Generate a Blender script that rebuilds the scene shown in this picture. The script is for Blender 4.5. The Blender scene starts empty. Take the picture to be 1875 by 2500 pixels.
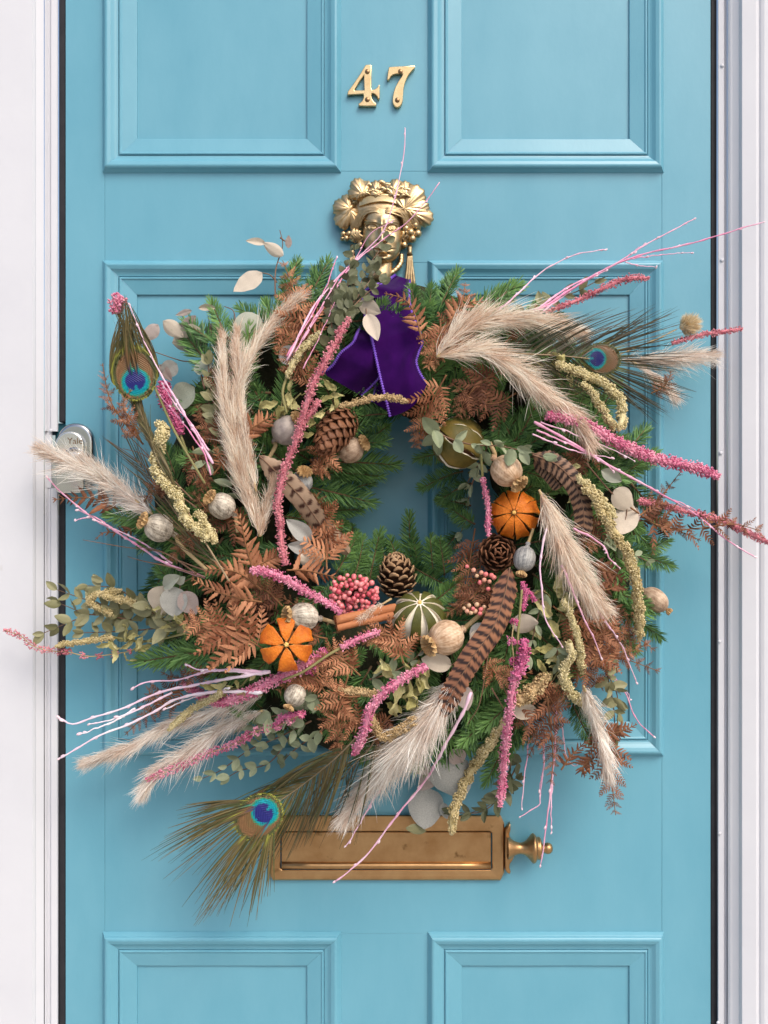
import bpy, math, random
import numpy as np
from mathutils import Vector, Matrix
random.seed(7)
rng = np.random.default_rng(7)
C = bpy.context.scene.collection
scene = bpy.context.scene

# ---------------------------------------------------------------- camera, sky, sun, exposure
K, D, CX, CY, ZC = 0.00055, 1.30, 937.5, 1250.0, 1.25   # metres per photo pixel on the door face, camera distance
cam = bpy.data.cameras.new('camera')
cam.sensor_fit = 'VERTICAL'
cam.angle = 2 * math.atan(2500 * K / 2 / D)
cam.clip_start, cam.clip_end = 0.05, 3000
camo = bpy.data.objects.new('camera', cam)
camo.location = (0, -D, ZC)
camo.rotation_euler = (math.radians(90), 0, 0)
C.objects.link(camo)
scene.camera = camo

SUN_EL, SUN_AZ = math.radians(48), math.radians(147)    # azimuth clockwise from +Y (door looks to -Y)
world = bpy.data.worlds.new('World')
scene.world = world
world.use_nodes = True
wn = world.node_tree
sky = wn.nodes.new('ShaderNodeTexSky')
sky.sky_type = 'NISHITA'
sky.sun_disc = False
sky.sun_elevation, sky.sun_rotation = SUN_EL, SUN_AZ
sky.air_density, sky.dust_density, sky.ozone_density = 1.0, 4.0, 1.0
bg = wn.nodes['Background']
bg.inputs['Strength'].default_value = 0.135
wn.links.new(sky.outputs['Color'], bg.inputs['Color'])
sun = bpy.data.lights.new('sun', 'SUN')
sun.energy, sun.angle, sun.color = 1.2, math.radians(30), (1.0, 0.95, 0.87)
suno = bpy.data.objects.new('sun', sun)
sdir = Vector((math.sin(SUN_AZ) * math.cos(SUN_EL), math.cos(SUN_AZ) * math.cos(SUN_EL), math.sin(SUN_EL)))
suno.rotation_euler = sdir.to_track_quat('Z', 'Y').to_euler()
suno.location = (2, -4, 5)
C.objects.link(suno)
vs = scene.view_settings
vs.view_transform, vs.look, vs.gamma, vs.exposure, vs.use_curve_mapping = 'Standard', 'None', 1.0, 0.56, False

# ---------------------------------------------------------------- maths
def P(px, py, d=0.0):
    """photo pixel at distance d in front of the door face -> world point"""
    s = K * (D - d) / D
    return np.array([(px - CX) * s, -d, ZC - (py - CY) * s])
def S(d): return K * (D - d) / D
def surf(px, py):
    """how far the front of the wreath stands off the door at this place"""
    r = math.hypot((px - 970) / 1.03, py - 1270)
    u = (r - 170) / 460.0
    if u <= 0 or u >= 1: return 0.05
    return 0.05 + 0.085 * math.sqrt(1 - (2 * u - 1) ** 2)
def nrm(v):
    v = np.asarray(v, float)
    return v / (np.linalg.norm(v, axis=-1, keepdims=True) + 1e-12)
def spline(pts, n):
    p = np.asarray(pts, float)
    if len(p) == 2: return p[0] + (p[1] - p[0]) * np.linspace(0, 1, n)[:, None]
    q = np.vstack([2 * p[0] - p[1], p, 2 * p[-1] - p[-2]])
    m = len(p) - 1
    t = np.linspace(0, m, max(n * 3, 24))
    i = np.minimum(t.astype(int), m - 1); f = (t - i)[:, None]
    a, b, c, d = q[i], q[i + 1], q[i + 2], q[i + 3]
    w = 0.5 * (2 * b + (c - a) * f + (2 * a - 5 * b + 4 * c - d) * f ** 2 + (3 * b - a - 3 * c + d) * f ** 3)
    L = np.r_[0, np.cumsum(np.linalg.norm(np.diff(w, axis=0), axis=1))]
    s = np.linspace(0, L[-1], n)
    return np.stack([np.interp(s, L, w[:, k]) for k in range(3)], 1)
def path(px, off=0.012, n=24, d=None):
    """photo polyline -> smooth world path lying off the wreath front"""
    pts = []
    for k, q in enumerate(px):
        dd = q[2] if len(q) > 2 else ((surf(q[0], q[1]) if d is None else d) + off)
        pts.append((q[0], q[1], dd))
    s = spline(np.array([(a, b, c * 2000) for a, b, c in pts]), n)
    dz = s[:, 2] / 2000
    if d is None and n > 6:
        for _ in range(3):
            e = dz.copy(); e[1:-1] = (dz[:-2] + dz[1:-1] + dz[2:]) / 3; dz = e
    return np.array([P(a, b, c) for a, b, c in zip(s[:, 0], s[:, 1], dz)])
def plen(p): return float(np.linalg.norm(np.diff(p, axis=0), axis=1).sum())
def tang(p):
    t = np.gradient(p, axis=0)
    return nrm(t)
def sample(p, t):
    x = np.clip(t, 0, 1) * (len(p) - 1)
    i = np.minimum(np.asarray(x).astype(int), len(p) - 2); f = (x - i)
    return p[i] + (p[i + 1] - p[i]) * np.asarray(f)[..., None]
def basis(x, n, o, s=1.0):
    """4x4 world matrix: local X along x, local Z towards n"""
    x = nrm(x); z = np.asarray(n, float); z = nrm(z - x * np.dot(z, x)); y = np.cross(z, x)
    M = np.eye(4); sx, sy, sz = (s, s, s) if np.isscalar(s) else s
    M[:3, 0], M[:3, 1], M[:3, 2], M[:3, 3] = x * sx, y * sy, z * sz, o
    return M
def basis_z(z, o, s=1.0, roll=0.0):
    z = nrm(z); h = np.array([0, 0, 1.0]) if abs(z[2]) < .9 else np.array([1.0, 0, 0])
    x = nrm(np.cross(h, z)); y = np.cross(z, x)
    x, y = x * math.cos(roll) + y * math.sin(roll), y * math.cos(roll) - x * math.sin(roll)
    M = np.eye(4); M[:3, 0], M[:3, 1], M[:3, 2], M[:3, 3] = x * s, y * s, z * s, o
    return M
FRONT = np.array([0, -1.0, 0])
# local X -> world X, local Y -> world Z, local Z -> towards the viewer
def face_m(o, s=1.0, rot=0.0):
    x = np.array([math.cos(rot), 0, math.sin(rot)])
    return basis(x, FRONT, o, s)

# ---------------------------------------------------------------- mesh collector
class MB:
    def __init__(s): s.V, s.F, s.M, s.T, s.CO, s.n, s.hascol = [], [], [], [], [], 0, False
    def add(s, v, f, m=0, t=None, col=None):
        v = np.asarray(v, float).reshape(-1, 3); f = np.asarray(f, int)
        s.V.append(v); s.F.append(f + s.n); s.M.append(np.full(len(f), m, int) if np.isscalar(m) else np.asarray(m))
        s.T.append(np.full(len(v), .5) if t is None else np.broadcast_to(np.asarray(t, float), (len(v),)))
        if col is not None: s.hascol = True
        s.CO.append(np.ones((len(v), 3)) * .5 if col is None else np.broadcast_to(np.asarray(col, float), (len(v), 3)))
        s.n += len(v); return s
    def mesh(s, name, mats, smooth=True, inv=None):
        V = np.vstack(s.V)
        if inv is not None: V = V @ inv[:3, :3].T + inv[:3, 3]
        me = bpy.data.meshes.new(name)
        lv = np.concatenate([f.ravel() for f in s.F]); ln = np.concatenate([np.full(len(f), f.shape[1]) for f in s.F])
        me.vertices.add(len(V)); me.loops.add(len(lv)); me.polygons.add(len(ln))
        me.vertices.foreach_set('co', V.astype(np.float32).ravel())
        me.polygons.foreach_set('loop_start', np.r_[0, np.cumsum(ln)[:-1]].astype(np.int32))
        me.loops.foreach_set('vertex_index', lv.astype(np.int32))
        me.polygons.foreach_set('material_index', np.concatenate(s.M).astype(np.int32))
        me.polygons.foreach_set('use_smooth', np.full(len(ln), bool(smooth)))
        a = me.attributes.new('tint', 'FLOAT', 'POINT'); a.data.foreach_set('value', np.concatenate(s.T).astype(np.float32))
        if s.hascol:
            a = me.attributes.new('pigment', 'FLOAT_COLOR', 'POINT')
            c = np.c_[np.vstack(s.CO), np.ones(len(V))]
            a.data.foreach_set('color', c.astype(np.float32).ravel())
        for m in (mats if isinstance(mats, (list, tuple)) else [mats]): me.materials.append(m)
        me.update(calc_edges=True); me.validate()
        return me
W = {}
def link(o, parent=None, M=None):
    M = np.eye(4) if M is None else M
    if parent is not None:
        o.parent = parent
        L = np.linalg.inv(W[parent.name]) @ M
    else: L = M
    C.objects.link(o)
    o.matrix_basis = Matrix(L.tolist())
    W[o.name] = M
    return o
def thing(name, label, cat, loc, group=None):
    o = bpy.data.objects.new(name, None); o.empty_display_size = 0.02
    M = np.eye(4); M[:3, 3] = loc
    link(o, None, M); o['label'] = label; o['category'] = cat
    if group: o['group'] = group
    return o
def part(name, data, parent, M=None, mats=None, smooth=True, kind=None, label=None):
    """MB in world coordinates, or a mesh placed by the world matrix M"""
    if isinstance(data, MB):
        B = W[parent.name] if (M is None and parent is not None) else (np.eye(4) if M is None else M)
        R = np.eye(4); R[:3, 3] = B[:3, 3]
        data = data.mesh(name, mats, smooth, np.linalg.inv(R)); M = R
    o = bpy.data.objects.new(name, data)
    link(o, parent, M)
    if kind: o['kind'] = kind
    if label: o['label'] = label
    return o
def struct(name, mb, mat, smooth=False):
    o = part(name, mb, None, None, mat, smooth); o['kind'] = 'structure'; return o

# ---------------------------------------------------------------- shapes
def xf(v, M): return v @ M[:3, :3].T + M[:3, 3]
def grid_faces(nu, nv, closed_v=False):
    i, j = np.meshgrid(np.arange(nu - 1), np.arange(nv if closed_v else nv - 1), indexing='ij')
    k = (j + 1) % nv
    return np.stack([i * nv + j, i * nv + k, (i + 1) * nv + k, (i + 1) * nv + j], -1).reshape(-1, 4)
def tube(p, r, seg=6, cap=True):
    p = np.asarray(p, float); n = len(p); r = np.broadcast_to(np.asarray(r, float), (n,))
    t = tang(p); u = np.cross(t[0], FRONT)
    if np.linalg.norm(u) < 1e-3: u = np.cross(t[0], [1, 0, 0])
    us = []
    for k in range(n):
        u = u - t[k] * np.dot(u, t[k]); u = u / (np.linalg.norm(u) + 1e-12); us.append(u)
    us = np.array(us); w = np.cross(t, us)
    a = np.linspace(0, 2 * math.pi, seg, endpoint=False)
    v = p[:, None] + r[:, None, None] * (us[:, None] * np.cos(a)[:, None] + w[:, None] * np.sin(a)[:, None])
    f = grid_faces(n, seg, True); v = v.reshape(-1, 3)
    if cap:
        v = np.vstack([v, p[0], p[-1]]); j = np.arange(seg); k = (j + 1) % seg
        z = np.full(seg, n * seg)
        q = np.stack([k, j, z, z], 1); q2 = np.stack([(n - 1) * seg + j, (n - 1) * seg + k, z + 1, z + 1], 1)
        return v, f, np.vstack([q[:, :3], q2[:, :3]])
    return v, f, None
def add_tube(mb, p, r, seg=6, m=0, t=None, col=None):
    v, f, c = tube(p, r, seg)
    if c is not None:
        mb.add(v, f, m, t, col); mb.F.append(c + mb.n - len(v)); mb.M.append(np.full(len(c), m, int))
    return mb
def lathe(prof, seg=20, ribs=0, ramp=0.0):
    pr = np.asarray(prof, float); a = np.linspace(0, 2 * math.pi, seg, endpoint=False)
    k = 1 + (ramp * np.cos(a * ribs) if ribs else 0 * a)
    v = np.stack([pr[:, 0:1] * np.cos(a) * k, pr[:, 0:1] * np.sin(a) * k, pr[:, 1:2] + 0 * a], -1)
    return v.reshape(-1, 3), grid_faces(len(pr), seg, True)
def sphere(c, r, seg=10, rings=7, sc=(1, 1, 1)):
    th = np.linspace(0.02, math.pi - .02, rings)
    v, f = lathe(np.c_[np.sin(th), np.cos(th)], seg)
    return v * r * np.asarray(sc) + np.asarray(c), f[:, ::-1]
def box(c, h):
    c, h = np.asarray(c, float), np.asarray(h, float)
    v = np.array([[x, y, z] for x in (-1, 1) for y in (-1, 1) for z in (-1, 1)]) * h + c
    f = [[0, 1, 3, 2], [4, 6, 7, 5], [0, 4, 5, 1], [2, 3, 7, 6], [0, 2, 6, 4], [1, 5, 7, 3]]
    return v, np.array(f)
def boxc(c, h, b):
    """box with small chamfers on every edge"""
    c, h = np.asarray(c, float), np.asarray(h, float); b = min(b, h.min() * .9)
    vs = []
    for ax in range(3):
        for sg in (-1, 1):
            for p, q in ((-1, -1), (1, -1), (1, 1), (-1, 1)):
                v = np.zeros(3); v[ax] = sg * h[ax]; v[(ax + 1) % 3] = p * (h[(ax + 1) % 3] - b); v[(ax + 2) % 3] = q * (h[(ax + 2) % 3] - b)
                vs.append(v + c)
    bm = __import__('bmesh').new()
    for v in vs: bm.verts.new(v)
    r = __import__('bmesh').ops.convex_hull(bm, input=bm.verts)
    bm.verts.index_update(); bm.verts.ensure_lookup_table()
    v = np.array([x.co[:] for x in bm.verts]); f = np.array([[y.index for y in x.verts] for x in bm.faces])
    bm.free(); return v, f
def strips(A, Wd, side):
    """A (n,k,3) centre lines, Wd (n,k) widths, side (n,3)|(n,k,3) -> flat ribbons"""
    n, k = A.shape[:2]
    sd = side[:, None, :] if side.ndim == 2 else side
    v = np.stack([A - sd * Wd[..., None] / 2, A + sd * Wd[..., None] / 2], 2)
    f = grid_faces(k, 2); f = (f[None] + (np.arange(n) * k * 2)[:, None, None]).reshape(-1, 4)
    return v.reshape(-1, 3), f
def plate2d(name, loops, depth, bevel, mat, res=2):
    """filled outline(s) with holes, extruded and bevelled (local XY, front = +Z, back at z=0)"""
    cu = bpy.data.curves.new(name, 'CURVE'); cu.dimensions = '2D'; cu.fill_mode = 'BOTH'
    cu.extrude = max(depth / 2 - bevel, 1e-5); cu.bevel_depth = bevel; cu.bevel_resolution = res; cu.offset = -bevel
    for lp in loops:
        s = cu.splines.new('POLY'); s.points.add(len(lp) - 1); s.use_cyclic_u = True
        for q, w in zip(s.points, lp): q.co = (w[0], w[1], 0, 1)
    o = bpy.data.objects.new(name, cu); C.objects.link(o)
    dg = bpy.context.evaluated_depsgraph_get()
    me = bpy.data.meshes.new_from_object(o.evaluated_get(dg))
    bpy.data.objects.remove(o); bpy.data.curves.remove(cu)
    co = np.empty(len(me.vertices) * 3, np.float32); me.vertices.foreach_get('co', co)
    co = co.reshape(-1, 3); co[:, 2] += depth / 2; me.vertices.foreach_set('co', co.ravel())
    me.materials.clear(); me.materials.append(mat); me.name = name
    return me
def curve_loop(pts, n=80):
    """closed smooth outline"""
    p = np.array([(a, b, 0) for a, b in pts] , float); q = np.vstack([p[-2:], p, p[:3]])
    w = spline(q, n * 2); return None

# ---------------------------------------------------------------- materials
MATS = {}
def srgb(r, g, b):
    f = lambda c: (c / 255 / 12.92) if c / 255 <= .04045 else ((c / 255 + .055) / 1.055) ** 2.4
    return (f(r), f(g), f(b))
def mat(name, c1, c2=None, rough=.6, metal=0.0, nscale=60.0, bump=0.0, bscale=400.0, tint=.0, objvar=.0, spec=.5,
        sheen=0.0, coat=0.0, pigment=False, noise=1.0, stretch=None, trans=0.0, rvar=0.0, c3=None, spots=None):
    """principled surface: mottled by noise between c1 and c2, plus each piece's own tint and each object's own shift"""
    if not metal and not coat and spec == .5: spec = .28
    m = bpy.data.materials.new(name); m.use_nodes = True
    nt = m.node_tree; N = nt.nodes; L = nt.links; b = N['Principled BSDF']
    b.inputs['Roughness'].default_value = rough; b.inputs['Metallic'].default_value = metal
    b.inputs['Specular IOR Level'].default_value = spec
    if sheen: b.inputs['Sheen Weight'].default_value = sheen; b.inputs['Sheen Roughness'].default_value = .4
    if coat: b.inputs['Coat Weight'].default_value = coat; b.inputs['Coat Roughness'].default_value = .15
    tc = N.new('ShaderNodeTexCoord'); co = tc.outputs['Object']
    if stretch:
        mp = N.new('ShaderNodeMapping'); mp.inputs['Scale'].default_value = stretch; L.new(co, mp.inputs['Vector']); co = mp.outputs['Vector']
    def math_(op, a, bb):
        n = N.new('ShaderNodeMath'); n.operation = op
        for k, x in enumerate((a, bb)):
            if isinstance(x, (int, float)): n.inputs[k].default_value = x
            else: L.new(x, n.inputs[k])
        return n.outputs[0]
    nz = N.new('ShaderNodeTexNoise'); nz.inputs['Scale'].default_value = nscale; nz.inputs['Detail'].default_value = 5
    nz.inputs['Roughness'].default_value = .62
    L.new(co, nz.inputs['Vector'])
    fac = math_('MULTIPLY_ADD', nz.outputs['Fac'], 2.2 * noise); fac.node.inputs[2].default_value = .5 - 1.1 * noise
    if tint:
        at = N.new('ShaderNodeAttribute'); at.attribute_name = 'tint'
        d = math_('MULTIPLY', math_('SUBTRACT', at.outputs['Fac'], .5), tint * 2); fac = math_('ADD', fac, d)
    if objvar:
        oi = N.new('ShaderNodeObjectInfo')
        d = math_('MULTIPLY', math_('SUBTRACT', oi.outputs['Random'], .5), objvar * 2); fac = math_('ADD', fac, d)
    mx = N.new('ShaderNodeMix'); mx.data_type = 'RGBA'
    mx.inputs[6].default_value = (*c1, 1); mx.inputs[7].default_value = (*(c2 or c1), 1)
    fac.node.use_clamp = True
    L.new(fac, mx.inputs[0]); col = mx.outputs[2]
    if pigment:
        at = N.new('ShaderNodeAttribute'); at.attribute_name = 'pigment'
        m2 = N.new('ShaderNodeMix'); m2.data_type = 'RGBA'; m2.blend_type = 'MULTIPLY'; m2.inputs[0].default_value = 1
        L.new(at.outputs['Color'], m2.inputs[6]); L.new(col, m2.inputs[7]); col = m2.outputs[2]
    if spots:
        sc, thr, c = spots
        n2 = N.new('ShaderNodeTexNoise'); n2.inputs['Scale'].default_value = sc; n2.inputs['Detail'].default_value = 3
        L.new(tc.outputs['Object'], n2.inputs['Vector'])
        mr = N.new('ShaderNodeMapRange'); mr.inputs[1].default_value = thr; mr.inputs[2].default_value = thr + .12
        L.new(n2.outputs['Fac'], mr.inputs[0])
        m3 = N.new('ShaderNodeMix'); m3.data_type = 'RGBA'; L.new(mr.outputs[0], m3.inputs[0])
        L.new(col, m3.inputs[6]); m3.inputs[7].default_value = (*c, 1); col = m3.outputs[2]
    L.new(col, b.inputs['Base Color'])
    if rvar:
        r = math_('MULTIPLY_ADD', nz.outputs['Fac'], rvar); r.node.inputs[2].default_value = rough - rvar / 2
        L.new(r, b.inputs['Roughness'])
    if bump:
        n3 = N.new('ShaderNodeTexNoise'); n3.inputs['Scale'].default_value = bscale; n3.inputs['Detail'].default_value = 4
        L.new(co, n3.inputs['Vector'])
        bp = N.new('ShaderNodeBump'); bp.inputs['Strength'].default_value = bump; bp.inputs['Distance'].default_value = .002
        L.new(n3.outputs['Fac'], bp.inputs['Height']); L.new(bp.outputs[0], b.inputs['Normal'])
    if trans:
        tr = N.new('ShaderNodeBsdfTranslucent'); L.new(col, tr.inputs['Color'])
        ms = N.new('ShaderNodeMixShader'); ms.inputs[0].default_value = trans
        L.new(b.outputs[0], ms.inputs[1]); L.new(tr.outputs[0], ms.inputs[2]); L.new(ms.outputs[0], N['Material Output'].inputs['Surface'])
    MATS[name] = m
    return m

# ---------------------------------------------------------------- materials of the setting and the door
paint = mat('door_paint', (.110, .332, .434), (.148, .384, .486), rough=.36, nscale=4, noise=.9, bump=.06, bscale=60, stretch=(3, 3, 1.3), coat=.14, rvar=.12)
white = mat('white_gloss_paint', (.645, .65, .685), (.60, .605, .645), rough=.42, nscale=9, bump=.10, bscale=60, spots=(33, .74, (.56, .55, .55)))
seal_m = mat('black_rubber', (.018, .018, .022), (.03, .03, .034), rough=.6, nscale=50, bump=.1)
teal_m = mat('old_teal_paint', (.02, .10, .14), (.03, .14, .18), rough=.5, nscale=30)
brass = mat('brass_polished', (.76, .58, .31), (.60, .40, .19), rough=.27, metal=1, nscale=90, rvar=.2, bump=.05)
brass_a = mat('brass_antique', (.68, .50, .28), (.42, .30, .16), rough=.40, metal=1, nscale=140, rvar=.2, bump=.10, bscale=900)
brass_l = mat('brass_letter_plate', (.56, .35, .17), (.38, .205, .085), rough=.40, metal=1, nscale=26, rvar=.22, bump=.05, spots=(60, .66, (.22, .12, .05)))
brass_d = mat('brass_dark', (.30, .19, .10), (.20, .12, .07), rough=.4, metal=1, nscale=60)
chrome = mat('chrome', (.42, .43, .44), (.36, .37, .38), rough=.08, metal=1, nscale=40, rvar=.06)
nickel = mat('satin_nickel', (.78, .75, .67), (.70, .67, .60), rough=.24, metal=1, nscale=50, rvar=.1)
dark_m = mat('dark_slot', (.012, .011, .010), rough=.7)
render_m = mat('white_render', (.74, .74, .74), (.66, .66, .66), rough=.85, nscale=14, bump=.3, bscale=180)
stone_m = mat('york_stone', (.42, .40, .36), (.34, .32, .28), rough=.85, nscale=12, bump=.3, bscale=120)
pave_m = mat('pale_paving', (.46, .45, .42), (.38, .37, .345), rough=.9, nscale=6, bump=.3, bscale=90)
road_m = mat('asphalt', (.055, .055, .056), (.04, .04, .042), rough=.9, nscale=30, bump=.4, bscale=200)

# ---------------------------------------------------------------- setting
X = lambda px: (px - CX) * K
Z = lambda py: ZC - (py - CY) * K
g = MB(); n = 40
xs = np.linspace(-1, 1, n) ** 3 * 400; ys = np.linspace(-1, 1, n) ** 3 * 400
gx, gy = np.meshgrid(xs, ys, indexing='ij')
g.add(np.stack([gx, gy, 0 * gx], -1).reshape(-1, 3), grid_faces(n, n)[:, ::-1])
struct('ground', g, road_m)
g = MB(); g.add(*box((0, -1.98, .05), (7, 1.9, .05))); struct('pavement', g, pave_m)
g = MB(); g.add(*boxc((0, -.22, .075 + .05), (.72, .30, .05), .006)); struct('doorstep', g, stone_m)

def house_wall(sx, label):
    mb = MB()
    a = .66 if sx > 0 else -.66
    mb.add(*box(((a + sx * 3) / 2, .10, 1.65), (abs(sx * 3 - a) / 2, .10, 1.65)))
    o = part('house_wall', mb, None, None, render_m, False)
    o['label'] = label; o['category'] = 'wall'
house_wall(-1, 'white rendered house wall beyond the lock side of the door frame')
house_wall(1, 'white rendered house wall beyond the hinge side of the door frame')

# ---------------------------------------------------------------- door frame
fr = thing('door_frame', 'white painted wooden door frame with moulded edges around the blue door', 'door frame', (0, -.05, .10))
def extrude_profile(pts, z0, z1, flip=False):
    mb = MB(); p = np.array(pts); zs = np.array([z0, z1])
    v = np.stack([np.stack([p[:, 0], p[:, 1], np.full(len(p), z)], 1) for z in zs], 0)
    f = grid_faces(2, len(p), True)
    mb.add(v.reshape(-1, 3), f[:, ::-1] if flip else f)
    return mb
def wp(px, d): q = P(px, CY, d); return (q[0], q[1])
ZT, ZB = 2.285, .175
prof_r = [wp(1776, -.1), wp(1776, .004), wp(1777, .0095), wp(1779, .011), wp(1781, .0115), wp(1783, .0125), wp(1788, .0135), wp(1805, .0185), wp(1808, .0215), wp(1812, .0240),
          wp(1846, .0265), wp(1850, .0255), wp(1853, .0245), wp(1858, .0265), wp(1866, .0280), wp(1900, .0285), wp(2130, .0285), wp(2130, -.1)]
part('jamb', extrude_profile(prof_r, ZB, ZT + .12, True), fr, None, white, False)
part('stop_bead', extrude_profile([wp(1752, -.06), wp(1752, .003), wp(1754, .0055), wp(1767, .0065), wp(1769.5, .003), wp(1774.5, .003), wp(1774.5, -.06)], ZB, ZT, True), fr, None, white, False)
prof_l = [wp(107, -.1), wp(107, .0115), wp(88, .0175), wp(85, .020), wp(80, .0225), wp(-10, .0265), wp(-14, .025), wp(-20, .027), wp(-60, .0285), wp(-260, .0285), wp(-260, -.1)]
part('jamb', extrude_profile(prof_l, ZB, ZT + .12), fr, None, white, False)
lb = [wp(142, -.06), wp(142, .003), wp(139, .0055), wp(125, .0065), wp(122, .003), wp(119, .003), wp(113, .008), wp(109, .008), wp(109, -.06)]
part('stop_bead', extrude_profile(lb, Z(1054), ZT), fr, None, white, False)
part('stop_bead', extrude_profile(lb, ZB, Z(1192)), fr, None, white, False)
kb = [wp(128, -.06), wp(128, .001), wp(125, .004), wp(112, .004), wp(109, .004), wp(109, -.06)]
part('lock_keep', extrude_profile(kb, Z(1191.5), Z(1054.5)), fr, None, white, False)
mb = MB(); mb.add(*box((0, .02, ZT + .17), (.56, .075, .05))); part('head', mb, fr, None, white, False)
for z0, z1 in ((ZB, Z(1206)), (Z(1031), ZT)):
    mb = MB(); mb.add(*boxc((X(151), .0235, (z0 + z1) / 2), (K * 8.4, .022, (z1 - z0) / 2), .0015)); part('draught_seal', mb, fr, None, seal_m, False)
mb = MB(); mb.add(*boxc((X(144), .03, Z(1118.5)), (K * 14.5, .022, K * 86.5), .001)); part('strike_plate', mb, fr, None, teal_m, False)
mb = MB(); mb.add(*boxc((X(1743.5), .0235, (ZB + ZT) / 2), (K * 8, .022, (ZT - ZB) / 2), .0015)); part('draught_seal', mb, fr, None, seal_m, False)
nail = MB(); v, f = sphere((0, 0, 0), .0026, 8, 5, (1, .45, 1)); nail.add(v, f); nail_me = nail.mesh('nail', white)
for px, py, d in ((1763, 635, .007), (1760, 1106, .007), (1757, 1566, .007), (1757, 2035, .007), (1753.5, 2497, .007), (1764, 160, .007), (124, 1051, .0068)):
    part('nail_head', nail_me, fr, basis((1, 0, 0), (0, 0, 1), P(px, py, d)))

# ---------------------------------------------------------------- the blue door
dr = thing('door', 'turquoise blue painted six panel front door carrying the dried flower wreath', 'door', (0, 0, .175))
DT, DB = 2.275, .19
XL, XR, XA, XB, XC, XD = X(160), X(1735), X(256), X(828), X(1049), X(1616)
rows = [(DT - .13, Z(418)), (Z(641), Z(1841)), (Z(2279), .36)]
gap = .0001
def board(name, x0, x1, z0, z1):
    mb = MB(); mb.add(*boxc(((x0 + x1) / 2, .022, (z0 + z1) / 2), ((x1 - x0) / 2 - gap, .022, (z1 - z0) / 2 - gap), .0003))
    part(name, mb, dr, None, paint, False)
board('stile', XL, XA, DB, DT); board('stile', XD, XR, DB, DT)
board('rail', XA, XD, rows[0][0], DT); board('rail', XA, XD, rows[1][0], rows[0][1]); board('rail', XA, XD, rows[2][0], rows[1][1]); board('rail', XA, XD, DB, rows[2][1])
for z1, z0 in rows: board('mullion', XB, XC, z0, z1)
c = lambda a, b, n=5: [(a[0] + (b[0] - a[0]) * t, a[1] + (b[1] - a[1]) * t) for t in np.linspace(0, 1, n)]
prof = [(0, -.0008), (.0010, -.0008), (.0012, .0012), (.0022, .0030), (.0040, .0062)]
prof += [(.0048 + .0085 * (1 - math.cos(a)) / 2 * 1.0, .0072 + .0052 * math.sin(a)) for a in np.linspace(0, math.pi * .62, 22)]
prof += [(.0140, .0106), (.0158, .0088), (.0182, .0066), (.0206, .0052), (.0228, .0046), (.0232, .0026), (.0240, .0026), (.0244, .0056), (.0252, .0066), (.0264, .0066), (.0272, .0058), (.0282, .0046)]
prof += [(.0462, .0004), (.0468, .0000), (.0472, -.0030), (.0476, -.0060)]
prof = np.array(prof); prof[:, 1] *= np.where(prof[:, 1] > 0, .82, 1)
def moulding(x0, x1, z0, z1):
    u, h = prof[:, 0], prof[:, 1]
    L = [np.stack([x0 + u, -h, z0 + u], 1), np.stack([x0 + u, -h, z1 - u], 1)]
    R = [np.stack([x1 - u, -h, z0 + u], 1), np.stack([x1 - u, -h, z1 - u], 1)]
    for a, b in ((L[0], L[1]), (L[1], R[1]), (R[1], R[0]), (R[0], L[0])):
        n = 14; t = np.linspace(0.0003, .9997, n)[:, None, None]
        v = a[None] * (1 - t) + b[None] * t
        wob = np.sin(np.linspace(0, 9, n) + a[0, 0] * 40 + a[0, 2] * 9)[:, None] * .00018
        v[:, :, 1] += wob
        mb = MB(); mb.add(v.reshape(-1, 3), grid_faces(n, len(u)))
        part('moulding', mb, dr, None, paint, False)
for pa, pb in ((249, 835), (1042, 1622)):
    for k, (z1, z0) in enumerate(rows):
        x0, x1 = X(pa), X(pb); e = K * 6.5
        moulding(x0, x1, z0 - e, z1 + e)
        mb = MB(); mb.add(*box(((x0 + x1) / 2, .0130, (z0 + z1) / 2), ((x1 - x0) / 2 - .040, .010, (z1 - z0) / 2 - .036)))
        part('panel', mb, dr, None, paint, False)

# ---------------------------------------------------------------- house number
fmul = 7.541
def num(loops, screws, name, label):
    ox, oy = 820, 140
    cx = np.mean([q[0] for q in loops[0]]) ; cy = np.mean([q[1] for q in loops[0]])
    base = P(ox + cx / fmul, oy + cy / fmul, 0)
    t = thing(name, label, 'house number', base, 'brass house number digits')
    k = K / fmul
    me = plate2d('digit', [[((a - cx) * k, -(b - cy) * k) for a, b in lp] for lp in loops], .0065, .0009, brass)
    part('digit', me, t, face_m(base))
    for sx, sy in screws:
        mb = MB(); v, f = lathe([(0, 0), (.0030, 0), (.0032, .0004), (.0032, .0012), (.0028, .0016), (0, .0019)], 14)
        mb.add(xf(v, face_m(P(ox + sx / fmul, oy + sy / fmul, .0062))), f)
        part('screw', mb, t, None, brass_d)
num([[(545, 180), (570, 173), (620, 172), (657, 182), (655, 400), (652, 600), (668, 632), (705, 628), (745, 605), (775, 570), (800, 535), (806, 560), (806, 790), (795, 808), (775, 800), (760, 760), (725, 720), (690, 702), (660, 702), (652, 740), (668, 800), (700, 850), (745, 885), (742, 930), (580, 934), (425, 930), (415, 890), (450, 868), (485, 835), (505, 790), (512, 745), (505, 712), (215, 730), (222, 665), (300, 560), (450, 340)],
     [(520, 362), (430, 495), (340, 630), (352, 648), (380, 645), (525, 640)]], [(580, 265), (580, 780)], 'door_number', 'brass figure four with serifs and a triangular opening, beside the seven')
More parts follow.
